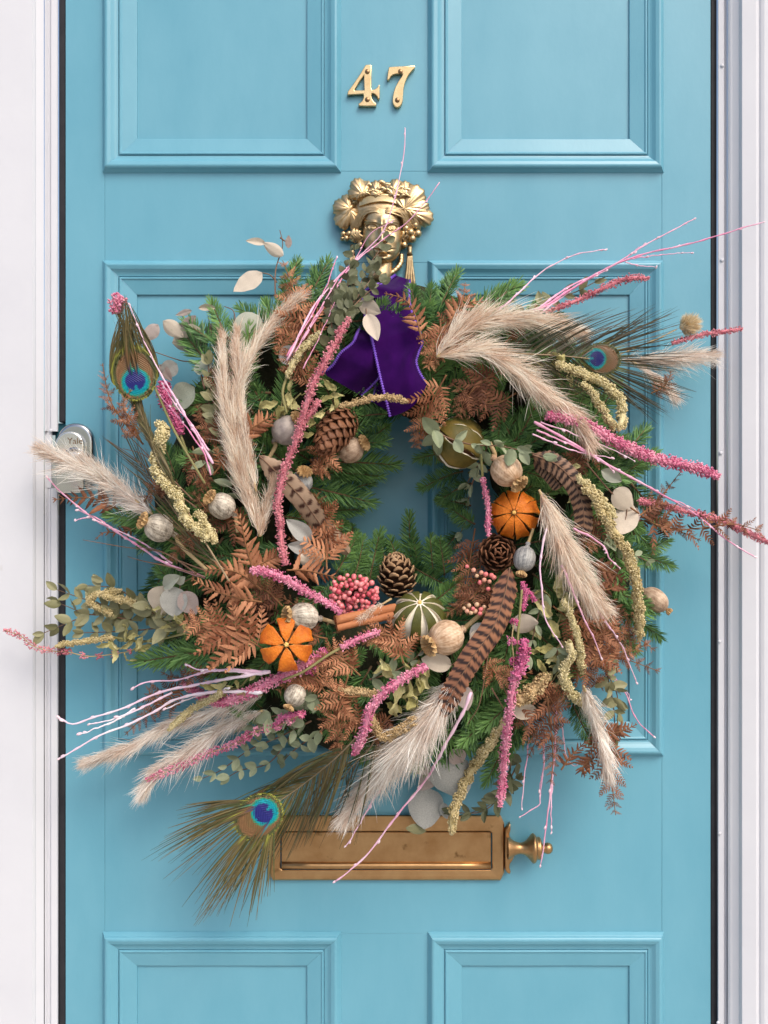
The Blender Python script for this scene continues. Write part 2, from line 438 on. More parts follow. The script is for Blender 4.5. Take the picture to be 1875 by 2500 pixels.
num([[(975, 215), (1100, 207), (1250, 202), (1455, 190), (1450, 235), (1400, 285), (1350, 345), (1310, 410), (1270, 500), (1245, 600), (1235, 720), (1228, 830), (1210, 900), (1175, 945), (1125, 962), (1085, 945), (1055, 905), (1040, 850), (1045, 770), (1060, 680), (1085, 600), (1130, 510), (1180, 430), (1215, 380), (1228, 345), (1180, 342), (1110, 345), (1050, 360), (1010, 395), (985, 440), (965, 460), (940, 450), (945, 400), (955, 320)]],
    [(1188, 263), (1132, 790)], 'door_number', 'brass figure seven with a flat top bar, beside the four')

# ---------------------------------------------------------------- letter plate
lp = thing('letter_plate', 'long tarnished brass letter plate with a pull knob below the wreath', 'letterbox', P(944, 2069, 0))
def oct_(x0, x1, y0, y1, ch, d):
    return np.array([P(a, b, d) for a, b in ((x0 + ch, y0), (x1 - ch, y0), (x1, y0 + ch * 2.2), (x1, y1 - ch * 2.2), (x1 - ch, y1), (x0 + ch, y1), (x0, y1 - ch * 2.2), (x0, y0 + ch * 2.2))])
mb = MB()
x0, x1, y0, y1 = 657, 1231, 1990, 2149
fx0, fx1, fy0, fy1 = 685, 1201, 2030, 2123
rect = lambda d, e=0: np.array([P(a, b, d) for a, b in ((fx0 + 5 - e, fy0 - e), (fx1 - 5 + e, fy0 - e), (fx1 + e, fy0 + 5 - e), (fx1 + e, fy1 - 5 + e), (fx1 - 5 + e, fy1 + e), (fx0 + 5 - e, fy1 + e), (fx0 - e, fy1 - 5 + e), (fx0 - e, fy0 + 5 - e))])
rings = [oct_(x0, x1, y0, y1, 9, .0005), oct_(x0, x1, y0, y1, 9, .006), oct_(x0 + 3, x1 - 3, y0 + 3, y1 - 3, 9, .0078), oct_(x0 + 9, x1 - 9, y0 + 9, y1 - 9, 8, .0080), rect(.0070, 3), rect(.0062, 1), rect(.001, 0)]
v = np.array(rings); mb.add(v.reshape(-1, 3), grid_faces(len(rings), 8, True)[:, ::-1])
part('surround', mb, lp, None, brass_l, False)
mb = MB(); a, b = P(fx0 + 2, fy0 + 2, .0045), P(fx1 - 2, 2107, .0045)
mb.add(*boxc(((a + b) / 2) + [0, .0022, 0], (abs(b[0] - a[0]) / 2, .0022, abs(a[2] - b[2]) / 2), .0006))
fl = part('flap', mb, lp, None, brass_l, False)
mb = MB(); q = np.array([P(fx0 + 3, 2113, .005), P(fx1 - 3, 2113, .005)]); add_tube(mb, spline(q, 8), .0046, 14); part('lip', mb, fl, None, brass_l)
# knob: horned foot, then a turned finial lying along +X
hp = thing  # (kept short below)
me = plate2d('knob_foot', [[(a * K, b * K) for a, b in ((-3, 50), (2, 56), (9, 66), (10, 52), (7, 40), (8, 32), (14, 24), (20, 12), (22, 0), (20, -12), (14, -24), (8, -32), (7, -40), (10, -50), (9, -56), (2, -54), (-3, -46))]], .012, .0015, brass_l)
part('knob_foot', me, lp, face_m(P(1234, 2070, .0005)))
pr = np.array([(26, 0), (23, 8), (18, 15), (14.5, 23), (13, 31), (14.5, 39), (20, 47), (28, 54), (33, 58), (35, 61), (34, 65), (30, 68), (26.5, 69.5), (26, 73), (27, 76), (24.5, 79.5), (17, 82), (11, 84.5), (9.5, 87), (12, 90), (13.5, 96), (12.5, 102), (8, 107), (0.5, 109)]) * K
v, f = lathe(pr, 24); mb = MB(); mb.add(xf(v, basis_z((1, 0, 0), P(1239, 2071, .021))), f); part('pull_knob', mb, lp, None, brass_l)

# ---------------------------------------------------------------- cylinder lock
lk = thing('door_lock', 'chrome cylinder door lock with rounded pull plate beside the white frame', 'lock', P(190, 1120, 0))
def stadium(w, top, bot, n=14, sq=.0):
    pts = [(w * math.cos(a), top - w + w * math.sin(a)) for a in np.linspace(0, math.pi, n)]
    r = w * .45
    pts += [(-w + r - r * math.cos(a), bot + r - r * math.sin(a)) for a in np.linspace(0, math.pi / 2, 6)]
    pts += [(w - r + r * math.sin(a), bot + r - r * math.cos(a)) for a in np.linspace(0, math.pi / 2, 6)]
    return [(x, y) for x, y in pts]
me = plate2d('back_plate', [stadium(45 * K, 86 * K, -74 * K)], .013, .005, chrome, 6); part('back_plate', me, lk, face_m(P(190, 1120, .0003)), smooth=True)
for p_ in me.polygons: p_.use_smooth = True
me = plate2d('pull_plate', [stadium(36 * K, 66 * K, -84 * K)], .020, .003, nickel, 4); pp = part('pull_plate', me, lk, face_m(P(181, 1121, .0003)))
for p_ in me.polygons: p_.use_smooth = False
v, f = lathe(np.array([(20, 0), (27, 0), (28, 1.5), (27.5, 4), (25, 5.5), (21, 4.5), (19.5, 2), (19.5, -3), (0.3, -3)]) * K, 32)
mb = MB(); mb.add(xf(v, face_m(P(182, 1120, .0203))), f); part('cylinder_rim', mb, lk, None, chrome)
v, f = lathe(np.array([(18.5, -3), (18.5, 2.0), (17, 3), (0.2, 3.2)]) * K, 28); mb = MB(); mb.add(xf(v, face_m(P(183, 1121, .0203))), f); cy = part('cylinder', mb, lk, None, nickel)
me = plate2d('key_slot', [[(-2.2 * K, -8 * K), (2.2 * K, -8 * K), (3.4 * K, -2 * K), (1.4 * K, 2 * K), (2.4 * K, 6 * K), (0, 9 * K), (-2.4 * K, 6 * K), (-1.2 * K, 1 * K), (-3 * K, -3 * K)]], .0005, .0001, dark_m); part('key_slot', me, cy, face_m(P(184, 1124, .0221)))
cu = bpy.data.curves.new('lettering', 'FONT'); cu.body = 'Yale'; cu.size = .0118; cu.extrude = .0002; cu.align_x = 'CENTER'; cu.align_y = 'CENTER'
o = bpy.data.objects.new('lettering', cu); C.objects.link(o)
me = bpy.data.meshes.new_from_object(o.evaluated_get(bpy.context.evaluated_depsgraph_get())); bpy.data.objects.remove(o)
me.materials.clear(); me.materials.append(brass_d); part('lettering', me, pp, face_m(P(183, 1077, .0205)))

# ---------------------------------------------------------------- classical head door knocker
kk = thing('door_knocker', 'antique brass classical head door knocker with vine leaves and grapes above the wreath', 'door knocker', P(935, 570, 0))
ZS = 310 / 1659.0
def Kp(x, y, h): return P(780 + x * ZS, 420 + y * ZS, .003 + h * ZS * K)
gs = lambda x, y, cx, cy, sx, sy: np.exp(-((x - cx) / sx) ** 2 - ((y - cy) / sy) ** 2)
nu, nv = 120, 140
gu = np.linspace(540, 1090, nu); gv = np.linspace(480, 1215, nv)
x, y = np.meshgrid(gu, gv, indexing='ij')
wid = np.where(y > 800, 262 * np.sqrt(np.clip(1 - ((y - 800) / 412) ** 2.5, 0, 1)) + 1, 262)
cxm = 815 + (y - 700) * .05
rr = np.clip(np.abs(x - cxm) / wid, 0, 1)
h = 60 + 220 * np.sqrt(np.clip(1 - rr ** 2.2, 0, 1)) * np.where(y > 1000, np.clip(1 - ((y - 1000) / 225) ** 2.2, 0.02, 1) ** .5, 1)
h = h - 30 * np.clip((600 - y) / 200, 0, 1)
nx = 812 + (y - 700) * .03
for ex, ey in ((676, 716), (946, 724)):
    ins = 1 if ex < 800 else -1
    h -= 60 * gs(x, y, ex + ins * 14, ey - 4, 92, 44)
    br = ey - 70 + .0016 * (x - ex + ins * 20) ** 2
    h += 30 * np.exp(-((y - br) / 20) ** 2) * np.exp(-((x - ex) / 105) ** 2)
    ball = np.clip(1 - ((x - ex) / 66) ** 2 - ((y - ey - 4) / 36) ** 2, 0, 1); h += 52 * np.sqrt(ball)
    lid = np.hypot((x - ex) / 84, (y - ey - 6) / 50)
    h += 22 * np.exp(-((lid - 1) / .14) ** 2) * (y < ey + 14) + 12 * np.exp(-((lid - .98) / .13) ** 2) * (y >= ey + 14)
    h -= 12 * np.exp(-((np.hypot((x - ex - 4) / 27, (y - ey - 6) / 25) - 1) / .25) ** 2); h -= 14 * gs(x, y, ex + 4, ey + 6, 10, 10)
t = np.clip((y - 600) / 290, 0, 1)
h += (44 + 58 * t) * np.exp(-((x - nx) / (36 + 14 * t)) ** 2) * np.where(y < 895, 1, np.exp(-((y - 895) / 14) ** 2)) * np.clip((y - 560) / 90, 0, 1)
h += 40 * gs(x, y, nx - 46, 886, 22, 20) + 40 * gs(x, y, nx + 46, 886, 22, 20)
mx = 832
h += 34 * gs(x, y, mx, 985, 80, 17) - 40 * gs(x, y, mx, 1011, 92, 8) + 42 * gs(x, y, mx, 1038, 62, 19) - 30 * gs(x, y, mx, 1080, 74, 18) + 60 * gs(x, y, mx + 4, 1132, 72, 42)
h -= 14 * gs(x, y, mx, 945, 14, 26)
h += 26 * gs(x, y, 640, 880, 80, 80) + 26 * gs(x, y, 1010, 890, 70, 80)
V = np.array([[Kp(a, b, max(c_, 0)) for a, b, c_ in zip(r1, r2, r3)] for r1, r2, r3 in zip(x, y, h)]).reshape(-1, 3)
fc = grid_faces(nu, nv)[:, ::-1]; ok = (rr < .996).reshape(-1); fc = fc[ok[fc].all(1)]
mb = MB(); mb.add(V, fc); part('face', mb, kk, None, brass_a)
mb = MB(); add_tube(mb, np.array([Kp(840, 1050, 30), Kp(830, 1200, 60), Kp(800, 1330, 70), Kp(790, 1450, 60)]), np.array([120, 140, 165, 200]) * ZS * K * .9, 24); part('neck', mb, kk, None, brass_a)
mb = MB()
v, f = sphere((0, 0, 0), 1, 40, 22)
mb.add(np.array([Kp(815 + a * 395, 530 - b * 345, max(-10, cc * 172)) for a, b, cc in np.c_[v[:, 0], v[:, 2], -v[:, 1]]]), f); part('hair_cap', mb, kk, None, brass_a)
def lock(pts, r0, r1=None):
    p = spline(np.array([Kp(*q) for q in pts]), 26); s = np.linspace(0, 1, 26)
    r = (r0 * (1 - s) + (r1 or r0 * .5) * s) * np.minimum(1, np.minimum(s * 6 + .25, (1 - s) * 5 + .12)) * ZS * K
    mb = MB(); add_tube(mb, p, np.maximum(r, 2 * ZS * K), 8); part('hair_lock', mb, kk, None, brass_a)
rk = np.random.default_rng(4)
for sd in (-1, 1):         # waves combed back from the parting, over the temples
    cx_ = 822
    for i in range(9):
        f_ = i / 8; j = rk.normal(0, 9, 6)
        q = [(0, 556 - 70 * f_, 262 - 10 * f_), (100, 528 - 62 * f_ + j[0], 258 - 14 * f_), (205 + 14 * f_, 545 - 62 * f_ + j[1], 232 - 20 * f_), (268 + 40 * f_, 612 - 70 * f_ + j[2], 190 - 28 * f_), (286 + 74 * f_, 690 - 60 * f_ + j[3], 150 - 30 * f_), (318 + 92 * f_, 740 - 40 * f_ + j[4], 120 - 20 * f_), (300 + 110 * f_, 800 - 34 * f_ + j[5], 95)]
        lock([(cx_ + sd * a_, b_, c_) for a_, b_, c_ in q], 14.5, 10)
    for i in range(7):     # looser curls beside the cheeks
        f_ = i / 6; j = rk.normal(0, 10, 4); bx = 268 + 110 * f_
        lock([(cx_ + sd * (bx + j[0]), 760 - 30 * f_, 110), (cx_ + sd * (bx + 34 + j[1]), 810, 118), (cx_ + sd * (bx - 6 + j[2]), 860 + 8 * f_, 104), (cx_ + sd * (bx + 24 + j[3]), 915 - 20 * f_, 76), (cx_ + sd * (bx - 4), 940 - 20 * f_, 60)], 24, 13)
for i in range(16):        # crown of the head above the band, curls laid sideways
    x0 = 520 + i * 40; yb = 330 - 95 * math.sin((x0 - 500) / 640 * math.pi); j = rk.normal(0, 12, 4)
    lock([(x0 - 40, yb + 22 + j[0], 168), (x0, yb - 22 + j[1], 190), (x0 + 48, yb - 6 + j[2], 186), (x0 + 74, yb + 24 + j[3], 168)], 24, 15)
    if i % 2: lock([(x0 - 50, yb - 50 + j[3], 120), (x0 - 4, yb - 96 + j[2], 136), (x0 + 54, yb - 78 + j[1], 132), (x0 + 84, yb - 40 + j[0], 120)], 32, 18)
mb = MB(); nb = 30; t = np.linspace(0, 1, nb)
px_ = 520 + t * 580; yc = 400 - 62 * np.sin(t * math.pi); hh = 112 + 72 * np.sin(np.clip(t, .02, .98) * math.pi) ** .5
cs = [(-60, -40), (-58, -2), (-50, 6), (-38, 3), (0, 6), (34, 4), (44, 8), (52, 2), (56, -40)]
v = np.array([[Kp(px_[i], yc[i] + a, hh[i] + b) for a, b in cs] for i in range(nb)]).reshape(-1, 3)
mb.add(v, grid_faces(nb, len(cs))); part('head_band', mb, kk, None, brass)
def vine_leaf(cx, cy, h0, size, rot, tilt, curl=.2):
    na, nr = 90, 11; a = np.linspace(-math.pi, math.pi, na, endpoint=False); r = np.linspace(0.02, 1, nr)
    hf = (1 + np.cos(a)) / 2
    R = (.30 + .78 * hf ** .75) * (.80 + .20 * np.abs(np.cos(a * 2.5)) ** .6) * (1 + .035 * np.cos(a * 21 + cx))
    A_, r_ = np.meshgrid(a, r, indexing='xy'); Rr = R[None] * r_
    lx, ly = Rr * np.cos(A_), Rr * np.sin(A_)
    lz = .18 * (1 - r_ ** 2) + .05 * np.cos(A_ * 5) * r_ - curl * r_ ** 3 * .5 - .09 * np.exp(-(((A_ + math.pi) % (2 * math.pi / 5) - math.pi / 5) / .09) ** 2) * r_ ** .5 * (1 - r_ * .6) + .014 * np.cos(A_ * 25) * r_ ** 2
    c_, s_ = math.cos(rot), math.sin(rot)
    X_ = cx + size * (lx * c_ - ly * s_); Y_ = cy - size * (lx * s_ + ly * c_); H_ = h0 + size * (lz + tilt[0] * lx + tilt[1] * ly)
    v = np.array([Kp(p, q, w) for p, q, w in zip(X_.ravel(), Y_.ravel(), H_.ravel())])
    rim = np.array([Kp(p, q, w - 26) for p, q, w in zip(X_[-1] , Y_[-1], H_[-1])])
    mb = MB(); mb.add(np.vstack([v, rim]), grid_faces(nr + 1, na, True)); part('vine_leaf', mb, kk, None, brass_a)
for a_ in ((405, 500, 96, 250, 232, (.10, 0), .2), (395, 470, 112, 205, 170, (.16, .1), .5), (560, 290, 150, 210, 118, (.08, .1), .5), (760, 290, 176, 170, 100, (.0, .1), .5),
           (960, 290, 176, 190, 72, (.0, 0), .5), (1110, 480, 130, 330, 55, (.02, 0), .15), (1150, 470, 140, 240, 20, (.0, -.1), .3), (1230, 540, 120, 250, -22, (.0, .1), .3), (1120, 330, 130, 200, 95, (.0, .1), .4)):
    vine_leaf(a_[0], a_[1], a_[2], a_[3], math.radians(a_[4]), a_[5], a_[6])
for gx_, gy_, gh, gr in ((1190, 790, 120, 52), (1285, 805, 100, 52), (1215, 875, 110, 50), (1130, 740, 110, 46), (1250, 700, 90, 50), (310, 810, 60, 38), (385, 805, 70, 38), (350, 868, 65, 40), (330, 728, 60, 36), (420, 860, 70, 40), (300, 870, 40, 34)):
    v, f = sphere((0, 0, 0), gr * ZS * K, 14, 9); mb = MB(); mb.add(v + Kp(gx_, gy_, gh), f); part('grape', mb, kk, None, brass_a)
for ex, ey in ((1098, 960), (545, 960)):
    v, f = lathe(np.array([(0.2, 60), (30, 58), (42, 40), (44, 0), (44, -60)]) * ZS * K, 18); mb = MB(); mb.add(xf(v, basis_z((.5 if ex > 800 else -.5, -1, 0), Kp(ex, ey, 60))), f); part('ear_stud', mb, kk, None, brass_a)
for sx_ in (1180, 430):
    t_ = part('tassel_cap', (lambda m_: (add_tube(m_, np.array([Kp(sx_, 960, 40), Kp(sx_, 1000, 50), Kp(sx_, 1040, 46), Kp(sx_, 1080, 52)]), np.array([30, 34, 28, 40]) * ZS * K, 12), m_)[1])(MB()), kk, None, brass_a)
    for j in range(4):
        e = (j - 1.5)
        mb = MB(); add_tube(mb, spline(np.array([Kp(sx_ + e * 14, 1085, 48), Kp(sx_ + e * 22, 1250, 46), Kp(sx_ + e * 34, 1400, 40), Kp(sx_ + e * 36, 1490, 30)]), 12), np.linspace(15, 24, 12) * ZS * K, 8); part('tassel_strand', mb, kk, None, brass_a)
mb = MB(); add_tube(mb, spline(np.array([Kp(1068, 1080, 40), Kp(1060, 1190, 60), Kp(980, 1290, 90), Kp(850, 1370, 120), Kp(790, 1400, 130)]), 30), np.full(30, 36) * ZS * K * (1 + .12 * np.sin(np.arange(30) * 2.2)), 10); part('neck_cord', mb, kk, None, brass_a)
mb = MB(); v, f = boxc(Kp(790, 1420, 150), np.array([46, 40, 66]) * ZS * K, .004); mb.add(v, f); part('clasp', mb, kk, None, brass_a, False)

# ---------------------------------------------------------------- plant materials
G = srgb
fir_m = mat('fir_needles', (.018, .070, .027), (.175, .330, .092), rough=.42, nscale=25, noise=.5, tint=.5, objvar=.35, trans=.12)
bark_m = mat('fir_bark', (.10, .06, .03), (.16, .10, .05), rough=.8, nscale=120)
base_m = mat('moss_base', (.015, .022, .010), (.035, .03, .015), rough=.95, nscale=90, bump=.6)
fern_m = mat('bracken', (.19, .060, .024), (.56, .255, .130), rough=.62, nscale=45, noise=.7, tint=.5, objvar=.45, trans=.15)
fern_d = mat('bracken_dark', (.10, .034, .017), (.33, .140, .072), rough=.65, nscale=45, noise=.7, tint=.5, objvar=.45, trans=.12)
fern_s = mat('bracken_stalk', (.28, .13, .05), (.16, .07, .03), rough=.6, nscale=80)
amp_m = mat('pink_amaranth', (.56, .10, .22), (.90, .40, .52), rough=.75, nscale=60, noise=.5, tint=.6, sheen=.3)
ampd_m = mat('magenta_amaranth', (.42, .045, .15), (.78, .22, .40), rough=.75, nscale=60, noise=.5, tint=.6, sheen=.3)
ampr_m = mat('rose_amaranth', (.44, .09, .13), (.80, .32, .36), rough=.75, nscale=60, noise=.5, tint=.6, sheen=.3)
amy_m = mat('straw_amaranth', (.42, .32, .13), (.74, .62, .36), rough=.8, nscale=50, noise=.6, tint=.6)
amo_m = mat('olive_amaranth', (.44, .36, .16), (.80, .70, .42), rough=.8, nscale=50, noise=.6, tint=.6)
amb_m = mat('tan_amaranth', (.36, .24, .11), (.66, .48, .26), rough=.8, nscale=50, noise=.6, tint=.6)
stem_g = mat('green_stem', (.20, .20, .07), (.32, .28, .12), rough=.6, nscale=60)
stem_b = mat('brown_stem', (.16, .085, .055), (.26, .15, .09), rough=.6, nscale=60)
stem_t = mat('tan_stem', (.40, .27, .13), (.55, .42, .22), rough=.6, nscale=60)
pampas_m = mat('pampas', (.66, .47, .34), (1.0, .94, .82), rough=.7, nscale=30, noise=.5, tint=.8, trans=.42)
pampasw_m = mat('pampas_pale', (.70, .56, .46), (1.0, .96, .89), rough=.7, nscale=30, noise=.5, tint=.8, trans=.42)
euc_m = mat('eucalyptus', (.27, .30, .23), (.46, .46, .37), rough=.55, nscale=35, noise=.7, objvar=.35, trans=.12, bump=.05)
eucw_m = mat('eucalyptus_bleached', (.50, .42, .32), (.68, .58, .47), rough=.6, nscale=35, noise=.6, objvar=.3, trans=.15)
eucp_m = mat('eucalyptus_mauve', (.36, .28, .25), (.52, .44, .40), rough=.6, nscale=35, noise=.7, objvar=.3, trans=.12)
eucg_m = mat('eucalyptus_grey', (.30, .30, .27), (.50, .49, .46), rough=.6, nscale=40, noise=.9, objvar=.3, trans=.1, spots=(70, .66, (.16, .14, .12)))
eucd_m = mat('eucalyptus_small', (.075, .085, .040), (.17, .175, .095), rough=.5, nscale=40, noise=.6, objvar=.4, trans=.1)
eucl_m = mat('eucalyptus_sage', (.21, .25, .14), (.38, .42, .27), rough=.5, nscale=40, noise=.6, objvar=.4, trans=.12)
euco_m = mat('eucalyptus_olive', (.19, .185, .085), (.36, .34, .19), rough=.5, nscale=40, noise=.6, objvar=.45, trans=.12)
dryl_m = mat('crumpled_leaf', (.33, .30, .10), (.62, .56, .28), rough=.65, nscale=40, noise=.8, objvar=.4, trans=.15)
twig_m = mat('painted_twig', (.70, .24, .40), (.86, .58, .70), rough=.5, nscale=22, noise=1.2, tint=.5)
twigw_m = mat('painted_twig_pale', (.86, .55, .70), (.90, .82, .86), rough=.5, nscale=22, noise=1.0, tint=.6)
bud_m = mat('painted_bud', (.80, .50, .60), (.88, .74, .78), rough=.6, nscale=60)
pod_m = mat('poppy_grey', (.20, .165, .125), (.72, .64, .52), rough=.65, nscale=75, noise=1.2, tint=.45, bump=.25, bscale=300)
podp_m = mat('poppy_plum', (.24, .20, .19), (.50, .43, .37), rough=.65, nscale=70, noise=1.1, bump=.15, bscale=300)
podt_m = mat('poppy_tan', (.38, .22, .12), (.78, .58, .40), rough=.55, nscale=60, noise=1.0, tint=.45, bump=.2, bscale=300)
podb_m = mat('poppy_blotched', (.26, .16, .10), (.66, .50, .36), rough=.6, nscale=70, noise=1.4, tint=.25, bump=.15, bscale=300)
podg_m = mat('poppy_blue_grey', (.15, .15, .155), (.44, .43, .40), rough=.65, nscale=60, noise=1.0, tint=.5, bump=.15, bscale=300)
crown_m = mat('poppy_crown', (.25, .13, .05), (.62, .42, .20), rough=.7, nscale=120, noise=1.0, tint=.4)
orange_m = mat('orange_peel', (.40, .072, .004), (.78, .225, .018), rough=.5, nscale=45, noise=1.2, bump=.6, bscale=420)
orin_m = mat('orange_pith', (.80, .44, .10), (.86, .58, .22), rough=.7, nscale=90)
orcore_m = mat('orange_core', (.10, .035, .012), (.22, .09, .025), rough=.8, nscale=80)
lime_m = mat('lime_peel', (.055, .060, .014), (.14, .135, .03), rough=.5, nscale=60, noise=.9, bump=.3, bscale=700)
limeb_m = mat('lime_peel_bronzed', (.060, .066, .015), (.23, .15, .032), rough=.5, nscale=22, noise=1.3, bump=.3, bscale=700)
pith_m = mat('lime_pith', (.72, .64, .50), (.84, .78, .66), rough=.8, nscale=60)
limecore_m = mat('lime_core', (.16, .07, .04), (.30, .15, .08), rough=.8, nscale=80)
cone_m = mat('cone_scale', (.042, .020, .012), (.11, .052, .028), rough=.6, nscale=90, noise=.8, objvar=.3)
conet_m = mat('cone_scale_tip', (.36, .20, .10), (.58, .38, .22), rough=.7, nscale=90, objvar=.3)
coner_m = mat('cone_scale_red', (.15, .060, .030), (.30, .135, .070), rough=.55, nscale=70, noise=.9, objvar=.35)
berry_m = mat('pink_berry', (.56, .065, .10), (.82, .29, .29), rough=.32, nscale=50, noise=.8, objvar=.6, coat=.2)
berryc_m = mat('cream_berry', (.64, .42, .26), (.74, .20, .20), rough=.4, nscale=50, noise=.4, objvar=.9)
cinn_m = mat('cinnamon', (.34, .115, .042), (.52, .21, .09), rough=.65, nscale=50, noise=1.0, stretch=(.25, 1, 1), bump=.2, bscale=250)
velvet_m = mat('purple_velvet', (.019, .0016, .050), (.036, .003, .082), rough=.95, nscale=50, spec=.05, sheen=.12)
stitch_m = mat('violet_stitching', (.17, .065, .52), (.28, .14, .66), rough=.55, nscale=300)
barb_m = mat('peacock_barb', (.8, .8, .8), (1, 1, 1), rough=.42, nscale=120, pigment=True, tint=.6, spec=.3)
vane_m = mat('pheasant_vane', (.72, .72, .72), (1, 1, 1), rough=.55, nscale=80, pigment=True, trans=.1)
quill_m = mat('quill', (.40, .30, .18), (.24, .16, .09), rough=.4, nscale=60)
bunny_m = mat('bunny_tail', (.62, .46, .26), (.92, .80, .56), rough=.8, nscale=60, tint=.6, trans=.2)

# ---------------------------------------------------------------- shared meshes
def sprig_mesh(seed, L=.12, n=210):
    r = np.random.default_rng(seed); mb = MB()
    s = np.linspace(0, 1, 9); bend = r.uniform(-.1, .1)
    stem = np.stack([s * L, bend * L * s ** 2, -.02 * L * s ** 2], 1)
    add_tube(mb, stem, np.linspace(.0019, .0009, 9), 5, 1)
    t = np.linspace(.04, 1, n) + r.uniform(-.01, .01, n); t = np.clip(t, 0, 1)
    base = np.stack([t * L, bend * L * t ** 2, -.02 * L * t ** 2], 1)
    sd = np.where(np.arange(n) % 2 == 0, 1, -1)
    phi = r.normal(.28, .42, n)                       # lift above the flat of the spray
    al = np.radians(62 - 26 * t ** 3) + r.normal(0, .13, n)
    tip = t > .95; al[tip] = r.uniform(.05, .8, tip.sum()); phi[tip] = r.uniform(-1.2, 1.5, tip.sum())
    d = np.stack([np.cos(al), sd * np.sin(al) * np.cos(phi), np.sin(al) * np.sin(phi)], 1)
    ln = (.0232 - .008 * t ** 2) * r.uniform(.78, 1.12, n) * (.55 + .45 * np.clip(t * 5, 0, 1))
    up = np.array([.25, 0, 1.0])
    k = np.array([0, .35, .75, 1.0])
    A = base[:, None] + d[:, None] * (ln[:, None] * k)[..., None] + (np.array([1, 0, .25]) * .16)[None, None] * (ln[:, None] * k ** 2)[..., None]
    Wd = np.array([.0011, .0017, .0016, .0005])[None] * r.uniform(.85, 1.15, n)[:, None]
    side = nrm(np.cross(d, nrm(up + r.normal(0, .35, (n, 3)))))
    v, f = strips(A, Wd, side)
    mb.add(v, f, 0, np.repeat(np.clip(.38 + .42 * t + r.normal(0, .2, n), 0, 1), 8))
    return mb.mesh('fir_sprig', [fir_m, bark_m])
SPRIG = [sprig_mesh(100 + i) for i in range(9)]

def leaf_mesh(kind, seed):
    """unit leaf: base at the origin, tip at X=1; kinds: round, oval, lance, crumple"""
    r = np.random.default_rng(seed); nu, nv = 13, 7
    u = np.linspace(0, 1, nu)
    if kind == 'round': w = .47 * np.sin(np.pi * u ** .80) ** .62
    elif kind == 'oval': w = .27 * np.sin(np.pi * u ** .82) ** .78
    elif kind == 'lance': w = .15 * np.sin(np.pi * u ** .75) ** .9
    else: w = .21 * np.sin(np.pi * u ** .8) ** .8 * (1 + .14 * np.sin(u * 23 + seed))
    w[0] = .012; w[-1] = .004
    q = np.linspace(-1, 1, nv)
    U, Q = np.meshgrid(u, q, indexing='ij')
    cup, bend, tw = r.uniform(-.35, .45), r.uniform(-.25, .25), r.uniform(-.35, .35)
    Y = Q * w[:, None] * (1 - .15 * abs(cup)); Zz = cup * np.abs(Q) ** 1.6 * w[:, None] + bend * (U - U ** 2) * 1.2 + tw * Q * w[:, None] * U
    Zz += -.035 * np.exp(-(Q / .14) ** 2)
    Zz += .012 * np.sin(U * 20 + seed) * np.abs(Q)
    if kind == 'crumple':
        Zz += .20 * np.sin(U * 4.2 + seed) + .5 * np.abs(Q) ** 1.3 * w[:, None] + .045 * np.sin(U * 17 + Q * 5 + seed); Y += .05 * np.sin(U * 9 + seed)
    v = np.stack([U, Y, Zz], -1).reshape(-1, 3)
    return v, grid_faces(nu, nv)
LEAFV = {k: [leaf_mesh(k, 10 * i + 3) for i in range(6)] for k in ('round', 'oval', 'lance', 'crumple')}
LEAFM = {}
def leaf_data(kind, m, i):
    key = (kind, m.name, i)
    if key not in LEAFM:
        mb = MB(); mb.add(*LEAFV[kind][i]); LEAFM[key] = mb.mesh('leaf', m)
    return LEAFM[key]
def pinna_mesh(seed, n=8, m=None, blunt=False):
    """unit pinna along X with paired leaflets"""
    r = np.random.default_rng(seed); mb = MB()
    s = np.linspace(0, 1, 8); mid = np.stack([s, .05 * np.sin(s * 3 + seed), -.16 * s ** 2 * r.uniform(.2, 1.4)], 1)
    v, f = strips(mid[None], np.linspace(.022, .008, 8)[None], np.array([[0, 1.0, 0]])); mb.add(v, f, 0, .75)
    t = np.linspace(.07, .985, n); A, Wd, Sd = [], [], []
    for k, tt in enumerate(t):
        for sg in (-1, 1):
            ln = (.30 * (1 - tt) ** .70 + .045) * r.uniform(.82, 1.12)
            an = math.radians(66 - 26 * tt) + r.normal(0, .12)
            b = np.array([np.interp(tt, s, mid[:, j]) for j in range(3)])
            d = np.array([math.cos(an), sg * math.sin(an), r.normal(0, .16)])
            kk_ = np.linspace(0, 1, 4)
            curl = r.uniform(-.05, .35)
            p = b + d * (ln * kk_)[:, None]; p[:, 2] -= curl * ln * kk_ ** 2; p[:, 0] += .10 * ln * kk_ ** 2
            A.append(p); Wd.append(np.array([.8, 1.0, .78, .14]) * .088 * (1 - .35 * tt) * r.uniform(.85, 1.15)); Sd.append(nrm(np.cross(d, [0, 0, 1])) + r.normal(0, .25, 3))
    v, f = strips(np.array(A), np.array(Wd), nrm(np.array(Sd)))
    mb.add(v, f, 0, np.repeat(r.uniform(.1, .95, len(A)), 8))
    return mb
PIN = {}
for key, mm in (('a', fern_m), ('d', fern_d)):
    PIN[key] = [pinna_mesh(40 + i).mesh('pinna', mm) for i in range(6)]
